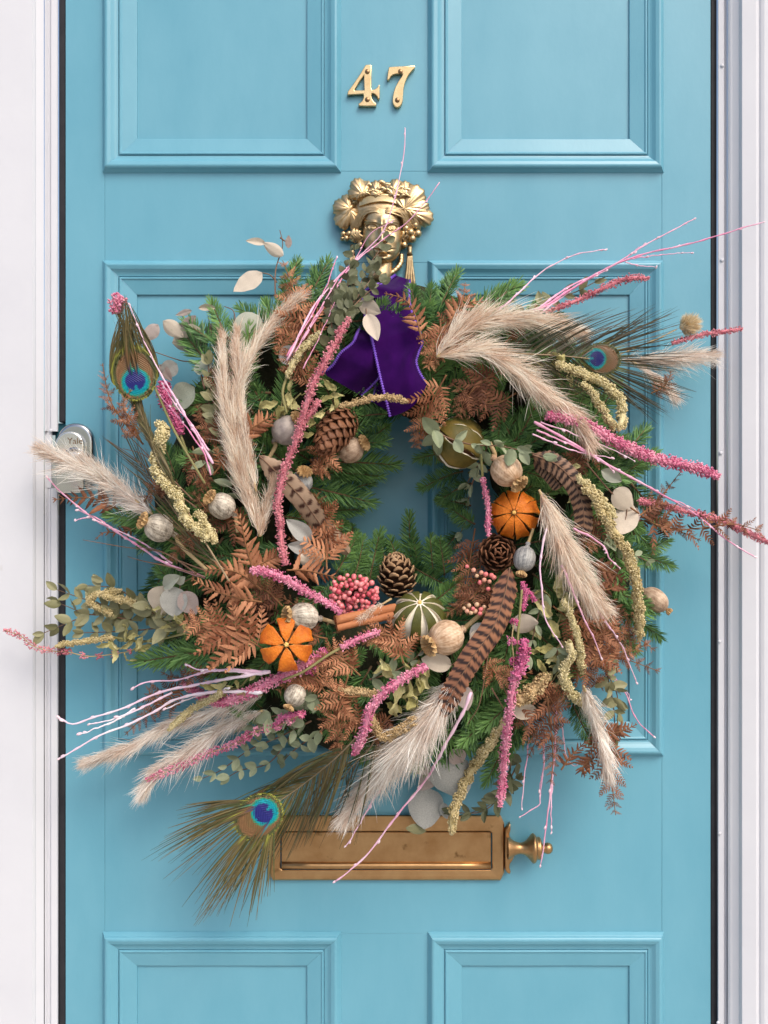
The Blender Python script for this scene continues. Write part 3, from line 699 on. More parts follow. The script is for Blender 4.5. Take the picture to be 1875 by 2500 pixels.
def lobe_mesh(seed, m):
    """single narrow leaflet with a scalloped edge, unit length"""
    r = np.random.default_rng(seed); nu, nv = 10, 3
    u = np.linspace(0, 1, nu); w = (.125 * (1 - u ** 2.2) ** .7 + .012) * (1 + .30 * np.cos(u * 26)); w[0] = .12
    U, Q = np.meshgrid(u, np.linspace(-1, 1, nv), indexing='ij')
    v = np.stack([U + .08 * U ** 2 * 0, Q * w[:, None] + .10 * U ** 2, -.10 * Q ** 2 - r.uniform(0, .4) * U ** 2 * .5], -1).reshape(-1, 3)
    mb = MB(); mb.add(v, grid_faces(nu, nv), 0, np.repeat(np.linspace(.7, .35, nu), nv)); return mb.mesh('leaflet', m)
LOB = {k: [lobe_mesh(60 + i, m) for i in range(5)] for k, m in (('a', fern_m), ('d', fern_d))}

# ---------------------------------------------------------------- builders
def fern(label, pts, wpx, style='bi', tone='a', off=.010, n=None, roll=.24, tipw=.12, start=.10, ang=62, d=None, one=0):
    p = path(pts, off, 40, d); t_ = thing('fern_frond', label, 'fern', p[0], 'dried brown ferns in the wreath')
    L = plen(p); mb = MB(); add_tube(mb, p, np.linspace(.0012, .0005, 40), 5); part('stalk', mb, t_, None, fern_s)
    tg = tang(p); wd = wpx * K
    n = n or max(6, int((L / (.0128 if style == 'bi' else .0064))))
    wave = rng.uniform(0, 6)
    for k in range(n):
        s = start + (1 - start) * (k + .5) / n
        for sg in ((-1, 1) if not one else (one,)):
            ss = min(1, max(0, s + rng.uniform(-.008, .008))); c = sample(p, ss); tv = nrm(sample(tg, ss))
            prof = min(1, (ss - start + .12) / .25) ** .5 * ((1 - ss) ** .85 * (1 - tipw) + tipw)
            ln = wd * prof * rng.uniform(.85, 1.12)
            nn = nrm(FRONT + rng.normal(0, roll, 3)); sd = nrm(np.cross(nn, tv)) * sg
            a = math.radians(ang + rng.normal(0, 7) - 18 * ss)
            x = tv * math.cos(a) + sd * math.sin(a) + FRONT * rng.normal(.05, .20)
            me = (PIN if style == 'bi' else LOB)[tone][rng.integers(0, 5)]
            sc = ln if style == 'bi' else np.array([ln, ln * 1.05, ln])
            o = part('pinna' if style == 'bi' else 'leaflet', me, t_, basis(x, nn, c, sc))
    return t_
def blobs(cent, size, dirs, mb, m=0, tint=None, elong=1.5):
    n = len(cent); o = np.array([[1, 0, 0], [-1, 0, 0], [0, 1, 0], [0, -1, 0], [0, 0, 1], [0, 0, -1.0]])
    d = nrm(dirs); a = nrm(np.cross(d, rng.normal(size=(n, 3)))); b = np.cross(d, a)
    R = np.stack([a, b, d * elong], 1)
    v = cent[:, None] + np.einsum('kj,njc->nkc', o, R) * size[:, None, None]
    f0 = np.array([[0, 2, 4], [2, 1, 4], [1, 3, 4], [3, 0, 4], [2, 0, 5], [1, 2, 5], [3, 1, 5], [0, 3, 5]])
    f = (f0[None] + (np.arange(n) * 6)[:, None, None]).reshape(-1, 3)
    mb.add(v.reshape(-1, 3), f, m, np.repeat(rng.uniform(0, 1, n) if tint is None else tint, 6))
def amaranth(label, pts, wpx, m, style='spike', off=.022, tail=.35, sparse=None, stem=None, group='dried amaranth spikes in the wreath', name='amaranth_spike', d=None, stem_m=None):
    """pts run from tip to base"""
    p = path(pts, off, 60, d); L = plen(p); t_ = thing(name, label, 'dried flower', p[-1], group)
    wpx = wpx * .80; r = wpx * K / 2; s = np.linspace(0, 1, 60)
    rr = r * np.minimum(1, (s / .10 + .25)) ** .6 * (1 - (1 - tail) * s ** 3)
    mb = MB(); add_tube(mb, p, np.maximum(rr * (.55 if not sparse else .16), .0007), 6, 0)
    st = part('stem', mb, t_, None, m if not sparse else (stem_m or stem_t))
    tg = tang(p); mb = MB()
    if style == 'spike':
        n = int(L * 6500 * max(.6, wpx / 24)); u = rng.uniform(0, 1, n)
        if sparse:
            cl = np.linspace(sparse, 1, max(4, int(L * (1 - sparse) / .0150))); j = u > sparse
            u[j] = cl[rng.integers(0, len(cl), j.sum())] + rng.normal(0, .0021 / L, j.sum())
            u = np.clip(u, 0, 1)
        c = sample(p, u); t = sample(tg, u); a = nrm(np.cross(t, rng.normal(size=(n, 3))))
        lump = 1 + .20 * np.sin(u * L * 900 + rng.uniform(0, 6)) + .12 * np.sin(u * L * 371 + rng.uniform(0, 6))
        R = np.interp(u, s, rr) * lump * rng.uniform(.62, 1.08, n)
        blobs(c + a * R[:, None], rng.uniform(.0007, .0015, n) * np.clip(wpx / 24, .75, 1.15), a * .8 - t * .35 + rng.normal(0, .25, (n, 3)), mb, 0, np.clip(.5 + .30 * np.sin(u * L * 130 + rng.uniform(0, 6)) + rng.normal(0, .26, n), 0, 1), 1.7)
    else:
        nc = max(6, int(L / (r * .42)))          # knobbly clusters
        for k in range(nc):
            u = (k + .5) / nc; c = sample(p, u); t = nrm(sample(tg, u)); R = np.interp(u, s, rr)
            b = nrm(np.cross(t, FRONT)); q = rng.uniform(0, 6.28); cc = c + (b * math.cos(q) + np.cross(t, b) * math.sin(q)) * R * .34
            n = int(66 * np.clip(R / .007, .5, 1.6)); a = nrm(rng.normal(size=(n, 3)))
            blobs(cc + a * (R * rng.uniform(.55, .82, n))[:, None], rng.uniform(.0008, .0015, n) * np.clip(R / .007, .7, 1.2), a, mb, 0, None, 1.05)
    part('flowers', mb, t_, None, m)
    if stem:
        mb = MB(); q = path([pts[-1]] + stem, off - .004, 24, d); add_tube(mb, q, np.linspace(.0017, .0014, 24), 6); part('stalk', mb, t_, None, stem_m or stem_g)
    return t_
def pampas(label, heads, m, off=.018, dens=1.0, stem=None, d=None, loose=.25):
    """heads: list of (points base->tip, width px)"""
    p0 = path(heads[0][0], off, 40, d)
    t_ = thing('pampas_plume', label, 'pampas grass', p0[0], 'pampas grass plumes in the wreath')
    mb0 = MB()
    for pts, wpx in heads:
        p = path(pts, off, 50, d); L = plen(p); tg = tang(p); w = wpx * K / 2 * .78
        add_tube(mb0, p, np.linspace(.0015, .0004, 50), 5)
        nc = int(1150 * L * dens * (wpx / 80) ** .5); per = 10; n = nc * per
        u = np.clip(np.repeat(rng.uniform(0, .985, nc) ** .9, per) + rng.normal(0, .008, n), 0, .99)
        c = sample(p, u); t = sample(tg, u); a = np.repeat(nrm(np.cross(sample(tg, u[::per]), rng.normal(size=(nc, 3)))), per, 0); a = nrm(a + rng.normal(0, .17, (n, 3)))
        prof = np.sin(np.pi * np.clip(u * .80 + .20, 0, 1)) ** .7 * .9 + .12
        hl = np.repeat(rng.uniform(.030, .064, nc), per) * rng.uniform(.6, 1.2, n) * min(1, L / .12) * (1 - .35 * u); hl = np.minimum(hl, (1 - u) * L + .008)
        spread = w * prof * np.repeat(rng.uniform(.15, 1.12, nc), per) * rng.uniform(.7, 1.25, n)
        e = rng.uniform(size=n) < loose * .22; spread[e] *= 1.9
        k = np.linspace(0, 1, 5)
        A = c[:, None] + t[:, None] * (hl[:, None] * k)[..., None] + a[:, None] * (spread[:, None] * (k ** .8))[..., None]
        A += rng.normal(0, .0026, (n, 1, 3)) * (k ** 2)[None, :, None] + np.repeat(rng.normal(0, .0034, (nc, 1, 3)), per, 0) * (k ** 1.5)[None, :, None]
        A += (rng.normal(0, .0016, (n, 1, 3)) * np.sin(k * 5)[None, :, None])
        A[:, :, 2] -= (hl[:, None] * k[None] ** 2) * .10
        Wd = np.array([.0007, .0008, .0007, .0005, .00012])[None] * rng.uniform(.55, 1.1, n)[:, None]
        sd = nrm(np.cross(t * hl[:, None] + a * spread[:, None], FRONT + rng.normal(0, .5, (n, 3))))
        v, f = strips(A, Wd, sd)
        mb = MB(); mb.add(v, f, 0, np.repeat(np.clip(.32 + .28 * spread / (w + 1e-6) + np.repeat(rng.normal(0, .20, nc), per) + rng.normal(0, .15, n), 0, 1), 10))
        part('plume_head', mb, t_, None, m, kind='stuff')
    if stem: add_tube(mb0, path(stem, off - .006, 20, d), .0016, 6)
    part('stem', mb0, t_, None, stem_t)
    return t_
def leafset(t_, leaves, m, default='round', off=.018, d=None):
    """leaves: (base px, tip px, kind, roll) placed one by one"""
    for L_ in leaves:
        (bx, by, tx, ty) = L_[:4]; kind = L_[4] if len(L_) > 4 else default; mm = L_[5] if len(L_) > 5 and L_[5] else m
        wide = L_[6] if len(L_) > 6 else 1.0
        d0 = (surf(bx, by) if d is None else d) + off; d1 = (surf(tx, ty) if d is None else d) + off + rng.uniform(-.004, .008)
        d1 = d0 + max(-.02, min(.02, d1 - d0))
        a, b = P(bx, by, d0), P(tx, ty, d1); ln = np.linalg.norm(b - a)
        nn = nrm(FRONT + rng.normal(0, .22, 3))
        part('leaf', leaf_data(kind, mm, int(rng.integers(0, 6))), t_, basis(b - a, nn, a, np.array([ln, ln * wide, ln])))
def eucalyptus(label, stems, leaves, m, sm=None, off=.016, auto=None, d=None, name='eucalyptus_branch', cat='eucalyptus', sw=.0009):
    """stems: px polylines; auto=(length px, kind, spacing px, wide) sets leaves in pairs along each stem"""
    p0 = path(stems[0], off, 30, d); t_ = thing(name, label, cat, p0[0], 'eucalyptus sprays in the wreath' if cat == 'eucalyptus' else None)
    mb = MB()
    for st in stems: add_tube(mb, path(st, off - .003, 30, d), np.linspace(sw * 1.3, sw * .6, 30), 5)
    part('stem', mb, t_, None, sm or stem_b)
    if auto:
        lp_, kind, sp, wide = auto
        for st in stems:
            p = path(st, off, 40, d); L = plen(p); tg = tang(p); n = max(2, int(L / (sp * K)))
            for k in range(n + 1):
                u = .06 + .94 * k / n
                for sg in (-1, 1):
                    if rng.uniform() < .10: continue
                    c = sample(p, u); tv = nrm(sample(tg, u)); nn = nrm(FRONT + rng.normal(0, .45, 3)); sd = nrm(np.cross(nn, tv)) * sg
                    a = math.radians(48 + rng.normal(0, 14)) * (1 if k < n else .4)
                    x = tv * math.cos(a) + sd * math.sin(a) + FRONT * rng.normal(.12, .25)
                    ln = lp_ * K * rng.uniform(.75, 1.15) * (1 - .25 * u)
                    part('leaf', leaf_data(kind, m, int(rng.integers(0, 6))), t_, basis(x, nn, c + FRONT * .001, np.array([ln, ln * wide, ln])))
    leafset(t_, leaves, m, off=off, d=d)
    return t_
def twig(label, lines, m, off=.03, r=2.6, d=None, buds=True):
    """lines: (points base->tip, thickness factor)"""
    p0 = path(lines[0][0], off, 30, d); t_ = thing('painted_twig', label, 'twig', p0[0], 'pink and white painted twigs in the wreath')
    mb = MB(); bl = []
    for i, ln in enumerate(lines):
        p = path(ln[0], off, 46, d); L = plen(p)
        jit = rng.normal(0, .0007, (46, 3)); jit[0] = 0
        for _ in range(2): jit[1:-1] = (jit[:-2] + jit[1:-1] + jit[2:]) / 3
        p = p + jit; s = np.linspace(0, 1, 46); rr = r * K / 2 * 2 * (1 - .55 * s) * ln[1]
        nb = max(2, int(L / .021)); kn = (np.arange(nb) + rng.uniform(.3, .9, nb)) / nb
        for q in kn: rr = rr * (1 + .65 * np.exp(-((s - q) / .014) ** 2))
        add_tube(mb, p, rr, 7, 0, rng.uniform(.1, .9))
        tg = tang(p)
        for q in list(kn[kn > .2][::2]) + [1.0]:
            c = sample(p, q); t = nrm(sample(tg, q)); sd = nrm(np.cross(t, rng.normal(size=3)))
            bl.append((c + (sd * .0011 if q < 1 else 0), nrm(t + sd * .35)))
    part('shoots', mb, t_, None, m)
    if buds:
        mb = MB()
        for c, t in bl:
            v, f = sphere((0, 0, 0), 1, 7, 6); s_ = rng.uniform(.0010, .0016) * r / 2.6
            mb.add(xf(v * np.array([s_, s_, s_ * 1.9]), basis_z(t, c)), f)
        part('buds', mb, t_, None, bud_m, kind='stuff')
    return t_
def poppy(label, c, rpx, cdir, stem, m=None, toward=.25, lean=None, squash=1.0, off=.012, d=None, crown=1.0, cm=None):
    """c pixel centre, cdir pixel direction of the crown, stem px points from the pod outwards"""
    m = m or pod_m; dd = (surf(*c) if d is None else d) + off; o = P(c[0], c[1], dd); R = rpx * K * .90
    t_ = thing('poppy_head', label, 'dried poppy head', o, 'dried poppy heads in the wreath')
    z = nrm([cdir[0], -toward - .22, -cdir[1]]) if lean is None else nrm(lean)
    h = np.linspace(-1, 1, 22); prof = np.sqrt(np.clip(1 - np.abs(h) ** 2.3, 0, 1)); prof = np.where(h < 0, prof * (1 - .10 * h ** 2), prof)
    pr = np.c_[np.maximum(prof, .04) * R, h * R * 1.05 * squash]
    pr = np.vstack([[[.004 * R, -1.42 * R * squash], [.20 * R, -1.40 * R * squash], [.25 * R, -1.28 * R * squash], [.17 * R, -1.16 * R * squash], [.24 * R, -1.03 * R * squash]], pr[2:-1], [[.22 * R, 1.04 * R * squash]]])
    v, f = lathe(pr, 72, 12, .016); az = np.arctan2(v[:, 1], v[:, 0]); tn = .5 + .13 * np.cos(az * 12) + .20 * np.sin(az * 29 + v[:, 2] / R * 2) + rng.normal(0, .16, len(v)); mb = MB(); mb.add(xf(v, basis_z(z, o, 1, rng.uniform(0, 3))), f, 0, np.clip(tn, 0, 1)); part('pod', mb, t_, None, m)
    n = 24; a = np.linspace(0, 2 * math.pi, n, endpoint=False); odd = np.arange(n) % 2; mb = MB(); CR = R * .66 * crown
    rings = [(.16, .94), (.34, 1.18), (.62, 1.24), (1.0, 1.42), (1.03, 1.26), (.35, 1.02)]
    vv = []
    for k, (q, hz) in enumerate(rings):
        rad = CR * q * (1 - (.22 * odd if 1 < k < 5 else 0)); hh = R * squash * hz + (CR * .20 * odd if 0 < k < 5 else 0)
        vv.append(np.stack([rad * np.cos(a), rad * np.sin(a), hh * np.ones(n)], 1))
    mb.add(xf(np.vstack(vv), basis_z(z, o, 1, rng.uniform(0, 1))), grid_faces(len(rings), n, True), 0, np.tile(np.where(odd, .25, .8), len(rings)))
    part('crown', mb, t_, None, cm or crown_m, False)
    if stem:
        base = o - z * R * 1.38 * squash; q = [base] + [P(a_, b_, (surf(a_, b_) if d is None else d) + off * .6) for a_, b_ in stem]
        p = spline(np.array(q), 20); mb = MB(); add_tube(mb, p, np.linspace(.15 * R, .13 * R, 20) * np.r_[1.35, 1.1, np.ones(18)], 8); part('stem', mb, t_, None, stem_t)
    return t_
def cone(label, c, Rpx, axis, n=70, hgt=1.15, m=(None, None), open_=1.0, off=.016, d=None, tip=True, sw=1.0):
    """pine cone: axis points to its tip"""
    o = P(c[0], c[1], (surf(*c) if d is None else d) + off); R = Rpx * K; H = R * hgt
    t_ = thing('pine_cone', label, 'pine cone', o, 'pine cones in the wreath')
    M = basis_z(axis, o, 1, rng.uniform(0, 3)); m0, m1 = m[0] or cone_m, m[1] or conet_m
    z = np.linspace(-1, 1, 12); v, f = lathe(np.c_[R * .52 * np.sqrt(np.clip(1.02 - z ** 2, 0, 1)) + 1e-5, z * H * .9], 14); mb = MB(); mb.add(xf(v, M), f); part('core', mb, t_, None, m0)
    # one scale: X outwards, thick rhombic lip at the end
    nu = 7; u = np.linspace(0, 1, nu); w = np.array([.16, .24, .34, .44, .50, .44, .20]) * .78; th = np.array([.06, .05, .05, .06, .10, .14, .06])
    lift = .34 * u ** 2.2
    top, bot = [], []
    for k in range(nu):
        ys = np.linspace(-1, 1, 5) * w[k]
        cur = -.16 * (np.linspace(-1, 1, 5) ** 2) * w[k]
        top.append(np.stack([np.full(5, u[k] - (.08 * np.linspace(-1, 1, 5) ** 2 if k > 3 else 0)), ys, lift[k] + th[k] / 2 + cur], 1)); bot.append(np.stack([np.full(5, u[k] - (.08 * np.linspace(-1, 1, 5) ** 2 if k > 3 else 0)), ys, lift[k] - th[k] / 2 + cur], 1))
    V = np.concatenate([np.array(top), np.array(bot)[:, ::-1]], 1); mb = MB()
    f = grid_faces(nu, 10, True); e = np.arange(5); endf = np.array([[(nu - 1) * 10 + k, (nu - 1) * 10 + k + 1, (nu - 1) * 10 + 8 - k, (nu - 1) * 10 + 9 - k] for k in range(4)])
    mi = np.r_[np.repeat((np.arange(nu - 1) >= 5).astype(int), 10) if tip else np.zeros(60, int), np.ones(4, int) if tip else np.zeros(4, int)]
    mb.add(V.reshape(-1, 3), np.vstack([f, endf]), mi); sm = mb.mesh('scale', [m0, m1], True)
    for k in range(n):
        q = (k + .5) / n; zz = -1 + 2 * q; az = k * 2.39996
        rr = math.sqrt(max(.0, 1 - abs(zz) ** 2.0)); body = R * .34 * rr
        el = math.radians((-18 + 96 * q ** 1.3) * open_ + (1 - open_) * 62)
        ln = R * (.36 + .36 * rr) * sw * rng.uniform(.92, 1.08)
        xd = np.array([math.cos(az) * math.cos(el), math.sin(az) * math.cos(el), math.sin(el)])
        nd = np.array([-math.cos(az) * math.sin(el), -math.sin(az) * math.sin(el), math.cos(el)])
        pos = np.array([math.cos(az) * body, math.sin(az) * body, zz * H * .88])
        part('scale', sm, t_, basis(M[:3, :3] @ xd, M[:3, :3] @ nd, xf(pos, M), np.array([ln, ln * .95, ln])))
    return t_
def gore(R, half, th0, th1, thick, flare=0.0, widen=0.0, nu=20, nv=11, sink=0.0, lens=0.0, lip=.075):
    """one strip of peel from the pole (+Z) down, centred on azimuth 0; slots: peel, pith"""
    th = np.linspace(th0, th1, nu); q = np.linspace(-1, 1, nv); T, Q = np.meshgrid(th, q, indexing='ij')
    tn = (T - th0) / (th1 - th0); ph = rng.uniform(0, 6, 6); end = 1 + .05 * np.sin(Q * 5 + ph[0]) * np.clip(tn * 3 - 2, 0, 1); T = th0 + (T - th0) * end
    hw = half * (1 + widen * tn - lens * np.sin(np.pi * tn)) * (1 + .05 * np.sin(T * 9 + ph[1]) * np.sign(Q)); pinch = np.clip((T - th0 * .2) / .25, .35, 1)
    lon = Q * hw * pinch
    def surf_(rad):
        rr = rad * (1 + flare * np.clip(T - .6, 0, 9) ** 2); e = rad * (lip * Q ** 2 * np.sin(np.pi * np.clip(tn, 0, 1)) ** .5 + .016 * np.sin(T * 7 + Q * 3 + ph[2]) + .012 * np.sin(T * 17 + ph[3]) * np.cos(Q * 5 + ph[4]))
        return np.stack([(rr + e) * np.sin(T) * np.cos(lon), (rr + e) * np.sin(T) * np.sin(lon), rad * np.cos(T) * (1 - sink * np.exp(-(T / .4) ** 2))], -1)
    a, b = surf_(R), surf_(R - thick); mb = MB()
    V = np.concatenate([a, b[:, ::-1]], 1); f = grid_faces(nu, 2 * nv, True)
    j = np.tile(np.arange(2 * nv), nu - 1); mi = (j >= nv - 1).astype(int)
    cap = lambda i, fl: np.array([[i * 2 * nv + k, i * 2 * nv + k + 1, i * 2 * nv + 2 * nv - 2 - k, i * 2 * nv + 2 * nv - 1 - k] for k in range(nv - 1)])
    c = np.vstack([cap(0, 0), cap(nu - 1, 1)])
    return mb.add(V.reshape(-1, 3), np.vstack([f, c]), np.r_[mi, np.ones(len(c), int)])
def fruit(name, label, cat, c, rpx, axis, n, fill, mats, coremat, th1=2.9, flare=0.0, widen=-.1, squash=1.0, off=.010, d=None, roll=0.0, corer=.80, thick=.16, group=None, sink=.08, gaps=None, lens=0.0, lip=.075):
    o = P(c[0], c[1], (surf(*c) if d is None else d) + off); R = rpx * K
    t_ = thing(name, label, cat, o, group)
    M = basis_z(axis, o, 1, roll); M[:3, 2] *= squash
    me = None
    for k in range(n):
        f_ = fill * (gaps[k] if gaps else 1); mb = gore(R, math.pi / n * f_, .12, th1, R * thick, flare, widen, sink=sink, lens=lens, lip=lip)
        az = 2 * math.pi * k / n + rng.normal(0, .04); Rz = np.eye(4); Rz[:2, :2] = [[math.cos(az), -math.sin(az)], [math.sin(az), math.cos(az)]]
        sc = np.eye(4); sc[0, 0] = sc[1, 1] = rng.uniform(.97, 1.03)
        me = mb.mesh('peel_segment', mats)
        part('peel_segment', me, t_, M @ Rz @ sc)
    v, f = sphere((0, 0, 0), R * corer, 24, 16); mb = MB(); mb.add(xf(v, M), f); part('dried_flesh', mb, t_, None, coremat)
    v, f = lathe(np.array([(.2, 5), (3, 4.5), (3.6, 6), (5.5, 5), (6.5, 2), (7.5, -2), (9, -5)]) * K * rpx / 100, 14, 5, .12)
    mb = MB(); B = M.copy(); B[:3, 3] = o + M[:3, 2] * R * (1 - sink * .7); B[:3, 2] /= squash; mb.add(xf(v, B), f); part('calyx', mb, t_, None, orin_m)
    return t_
def berries(label, c, pts, rpx, m, off=.02, d=None):
    o = P(c[0], c[1], (surf(*c) if d is None else d) + off - .012)
    t_ = thing('berry_cluster', label, 'berries', o, 'pink peppercorn berries in the wreath')
    v, f = sphere((0, 0, 0), 1, 12, 9); mb = MB(); mb.add(v, f); me = mb.mesh('berry', m)
    stems = MB()
    for (x, y, z) in pts:
        q = P(x, y, (surf(*c) if d is None else d) + off + z * K); s = rpx * K * rng.uniform(.82, 1.15)
        part('berry', me, t_, basis(rng.normal(size=3), rng.normal(size=3), q, s))
        add_tube(stems, np.array([o, (o + q) / 2 + [0, .004, 0], q]), .0005, 4)
    part('stem', stems, t_, None, stem_b)
    return t_
def pheasant(label, pts, wpx, cols, off=.03, bars=None, d=None, n=90, shape=None, blotch=False, lean=.0):
    p = path(pts, off, n, d); L = plen(p); tg = tang(p); t_ = thing('pheasant_feather', label, 'feather', p[0], 'pheasant feathers in the wreath')
    mb = MB(); add_tube(mb, p + FRONT * .0004, np.linspace(.0008, .0003, n), 6); part('quill', mb, t_, None, stem_b)
    s = np.linspace(0, 1, n); w = wpx * K / 2 * (np.clip(s / .10, 0, 1) ** .6) * np.clip((1 - s) / .16, 0, 1) ** .5 * (1 - .12 * s)
    sd = nrm(np.cross(tg, FRONT)); q = np.linspace(0, 1, 9); bars = bars or L / .0062
    c0, c1, c2 = [np.array(x) for x in cols]
    for sg in (-1, 1):
        Q, Sx = np.meshgrid(q, s, indexing='xy'); jag = 1 - .12 * (np.sin(Sx * 190 + sg) > .93) * Q
        lag = Q * w[:, None] * .45
        i = np.clip(Sx + lag / L, 0, 1)
        ctr = sample(p, i.reshape(-1)).reshape(n, 9, 3)
        v = ctr + sd[:, None] * (sg * Q * w[:, None] * jag)[..., None] + FRONT * (-.0030 * Q ** 2 + lean * sg * Q * w[:, None])[..., None] * 1
        ph = Sx * bars * 2 * np.pi + Q * 1.7 + .5 * np.sin(Sx * 23) + sg * .35
        if blotch: b = np.clip((np.sin(ph) * np.sin(Q * 3.3 + .6) - .30 + .3 * np.sin(Sx * 61 + Q * 9)) * 3, 0, 1)
        else: b = np.clip((np.sin(ph) + .10 + .25 * np.sin(ph * 2.3 + Q * 5 + sg) + .35 * np.sin(Q * 16 + Sx * 70) * .5 - .5 * np.clip(Q - .82, 0, 1) * 6) * 3.2, 0, 1)
        col = c0 + (c1 - c0) * (.5 + .5 * np.sin(Sx * 9 + Q * 3))[..., None]
        col = col * (1 - b[..., None]) + c2 * b[..., None]
        mb = MB(); mb.add(v.reshape(-1, 3), grid_faces(n, 9), 0, None, col.reshape(-1, 3)); part('vane', mb, t_, None, vane_m)
    return t_
def peacock(label, quill, eye, tipv, a_px, barblen, nb=70, off=.03, d=None, dark=0.0, tail=1.0, spread=1.0, eye_on=True, lo=.0, hi=1.0, fwd=(.5, .32), droop=0.0, seed=3, conv=0.0, rim=1.15):
    """quill px points base->eye; tipv: px direction from the eye to the feather's tip"""
    r = np.random.default_rng(seed)
    p = path(quill, off, 60, d); tg = tang(p); L = plen(p); t_ = thing('peacock_feather', label, 'feather', p[0], 'peacock feathers in the wreath')
    mb = MB(); add_tube(mb, p, np.linspace(.0012, .0006, 60), 6); part('quill', mb, t_, None, quill_m)
    ec = p[-1]; ty = nrm(tang(p)[-1] * .2 + nrm([tipv[0], 0, -tipv[1]])); tx = nrm(np.cross(ty, FRONT)); nn = np.cross(tx, ty); a = a_px * K
    def colour(e):
        x, y = e[..., 0], e[..., 1]
        out = np.zeros(e.shape[:-1] + (3,)); ol = np.array([.075, .075, .022]) * (1 - .6 * dark); out[:] = ol
        r3 = np.hypot(x / 1.72, (y - .62) / 2.05); out[r3 < 1.0] = np.array([.30, .30, .05]) * (1 - .35 * dark)
        out[r3 < .92] = np.array([.075, .085, .03])
        r2 = np.hypot(x / 1.34, (y - .55) / 1.66); out[r2 < 1.0] = np.array([.20, .105, .045])
        out[(r2 < .62) & (y > 0)] = np.array([.17, .10, .04])
        r1 = np.hypot(x, y / .98); out[r1 < 1.06] = np.array([.03, .26, .14]); out[r1 < .95] = np.array([.0, .26, .32]);
        r0 = np.hypot(x / .74, (y - .10) / .70); core = (r0 < 1) & ~((np.abs(x) < .16 * (1 - (y + .75))) & (y < -.22)); out[core] = np.array([.018, .020, .16])
        return out * (1 - .35 * dark)
    def local(v): q = v - ec; return np.stack([q @ tx, q @ ty], -1) / a
    # barbs, both sides of the quill; past the eye they fan out from its rim
    mb = MB()
    A, Wd, Sd = [], [], []; nk = 9; k = np.linspace(0, 1, nk)
    for sg in (-1, 1):
        for i in range(nb):
            u = lo + (hi - lo) * (i + r.uniform(0, 1)) / nb; c = sample(p, u); t = nrm(sample(tg, u)); sd = nrm(np.cross(t, FRONT)) * sg
            an = (fwd[0] + (fwd[1] - fwd[0]) * u) * spread + r.normal(0, .05)
            ln = barblen(u) * K * r.uniform(.86, 1.10)
            dr = t * math.cos(an) + sd * math.sin(an)
            q = c + dr * (ln * k)[:, None] + (t * .30 - sd * .22 * tail) * (ln * k ** 2)[:, None] + FRONT * (.004 * np.sin(k * 3) + r.normal(0, .003) * k)[:, None]
            q[:, 2] -= droop * ln * k ** 2; q[:, 0] += r.normal(0, .0022) * k ** 3; q[:, 2] += r.normal(0, .0022) * k ** 3
            A.append(q); Wd.append(np.array([.7, 1, 1, 1, .95, .85, .7, .5, .2]) * .0015 * (1 - .3 * dark) * r.uniform(.7, 1.25)); Sd.append(nrm(np.cross(dr, FRONT + r.normal(0, .3, 3))))
    if eye_on:
        for i in range(int(nb * 1.5)):     # rim fan
            an = r.uniform(-1, 1); c = ec + tx * (a * rim * math.sin(an * 2.2)) + ty * (a * (.55 + 1.25 * math.cos(an * 2.2))) * .8
            dr = nrm(ty * math.cos(an * .72 * spread) + tx * math.sin(an * .72 * spread)); ln = barblen(1.0) * K * r.uniform(.55, 1.0) * (1 - .2 * abs(an))
            q = c + dr * (ln * k)[:, None] + FRONT * (.003 + r.normal(0, .003) * k)[:, None]; q[:, 2] -= droop * ln * k ** 2
            q += (tx * r.normal(0, .06) * ln) * (k ** 2)[:, None]; q -= tx[None] * (((q - ec) @ tx) * conv * k ** 1.3)[:, None]
            A.append(q); Wd.append(np.array([.7, 1, 1, .95, .9, .8, .65, .5, .2]) * .0016 * (1 - .3 * dark) * r.uniform(.75, 1.2)); Sd.append(nrm(np.cross(dr, FRONT + r.normal(0, .3, 3))))
    A = np.array(A); v, f = strips(A, np.array(Wd), np.array(Sd)); vv = v.reshape(len(A), nk, 2, 3)
    col = colour(local(A)); tips = np.array([[.20, .135, .065], [.085, .105, .040], [.27, .19, .075]])[r.integers(0, 3, len(A))] * (1 - .75 * dark)
    far = np.hypot(local(A)[..., 0] / 1.7, (local(A)[..., 1] - .6) / 2.0)
    if eye_on: col = np.where((far > 1.05)[..., None], col * .5 + tips[:, None] * .5, col)
    else: col = np.repeat(tips[:, None], nk, 1)
    mb.add(v, f, 0, np.repeat(r.uniform(0, 1, len(A)), nk * 2), np.repeat(col[:, :, None], 2, 2).reshape(-1, 3))
    part('barbs', mb, t_, None, barb_m, kind='stuff')
    if eye_on:
        nr, na = 60, 130; rr = np.linspace(0.01, 1, nr); aa = np.linspace(0, 2 * math.pi, na, endpoint=False); R_, A_ = np.meshgrid(rr, aa, indexing='ij')
        ex, ey = 1.62 * R_ * np.cos(A_) * (1 + (.03 * np.sin(A_ * 37) + .05 * np.sin(A_ * 61 + 1)) * R_ ** 3), .58 + 1.95 * R_ * np.sin(A_) * (1 + (.03 * np.sin(A_ * 41) + .05 * np.sin(A_ * 59 + 2)) * R_ ** 3)
        v = ec + (ex[..., None] * tx + ey[..., None] * ty) * a + FRONT * (.0052 - .002 * R_ ** 2 + .0003 * np.sin((ex * .8 + np.abs(ey)) * 38))[..., None]
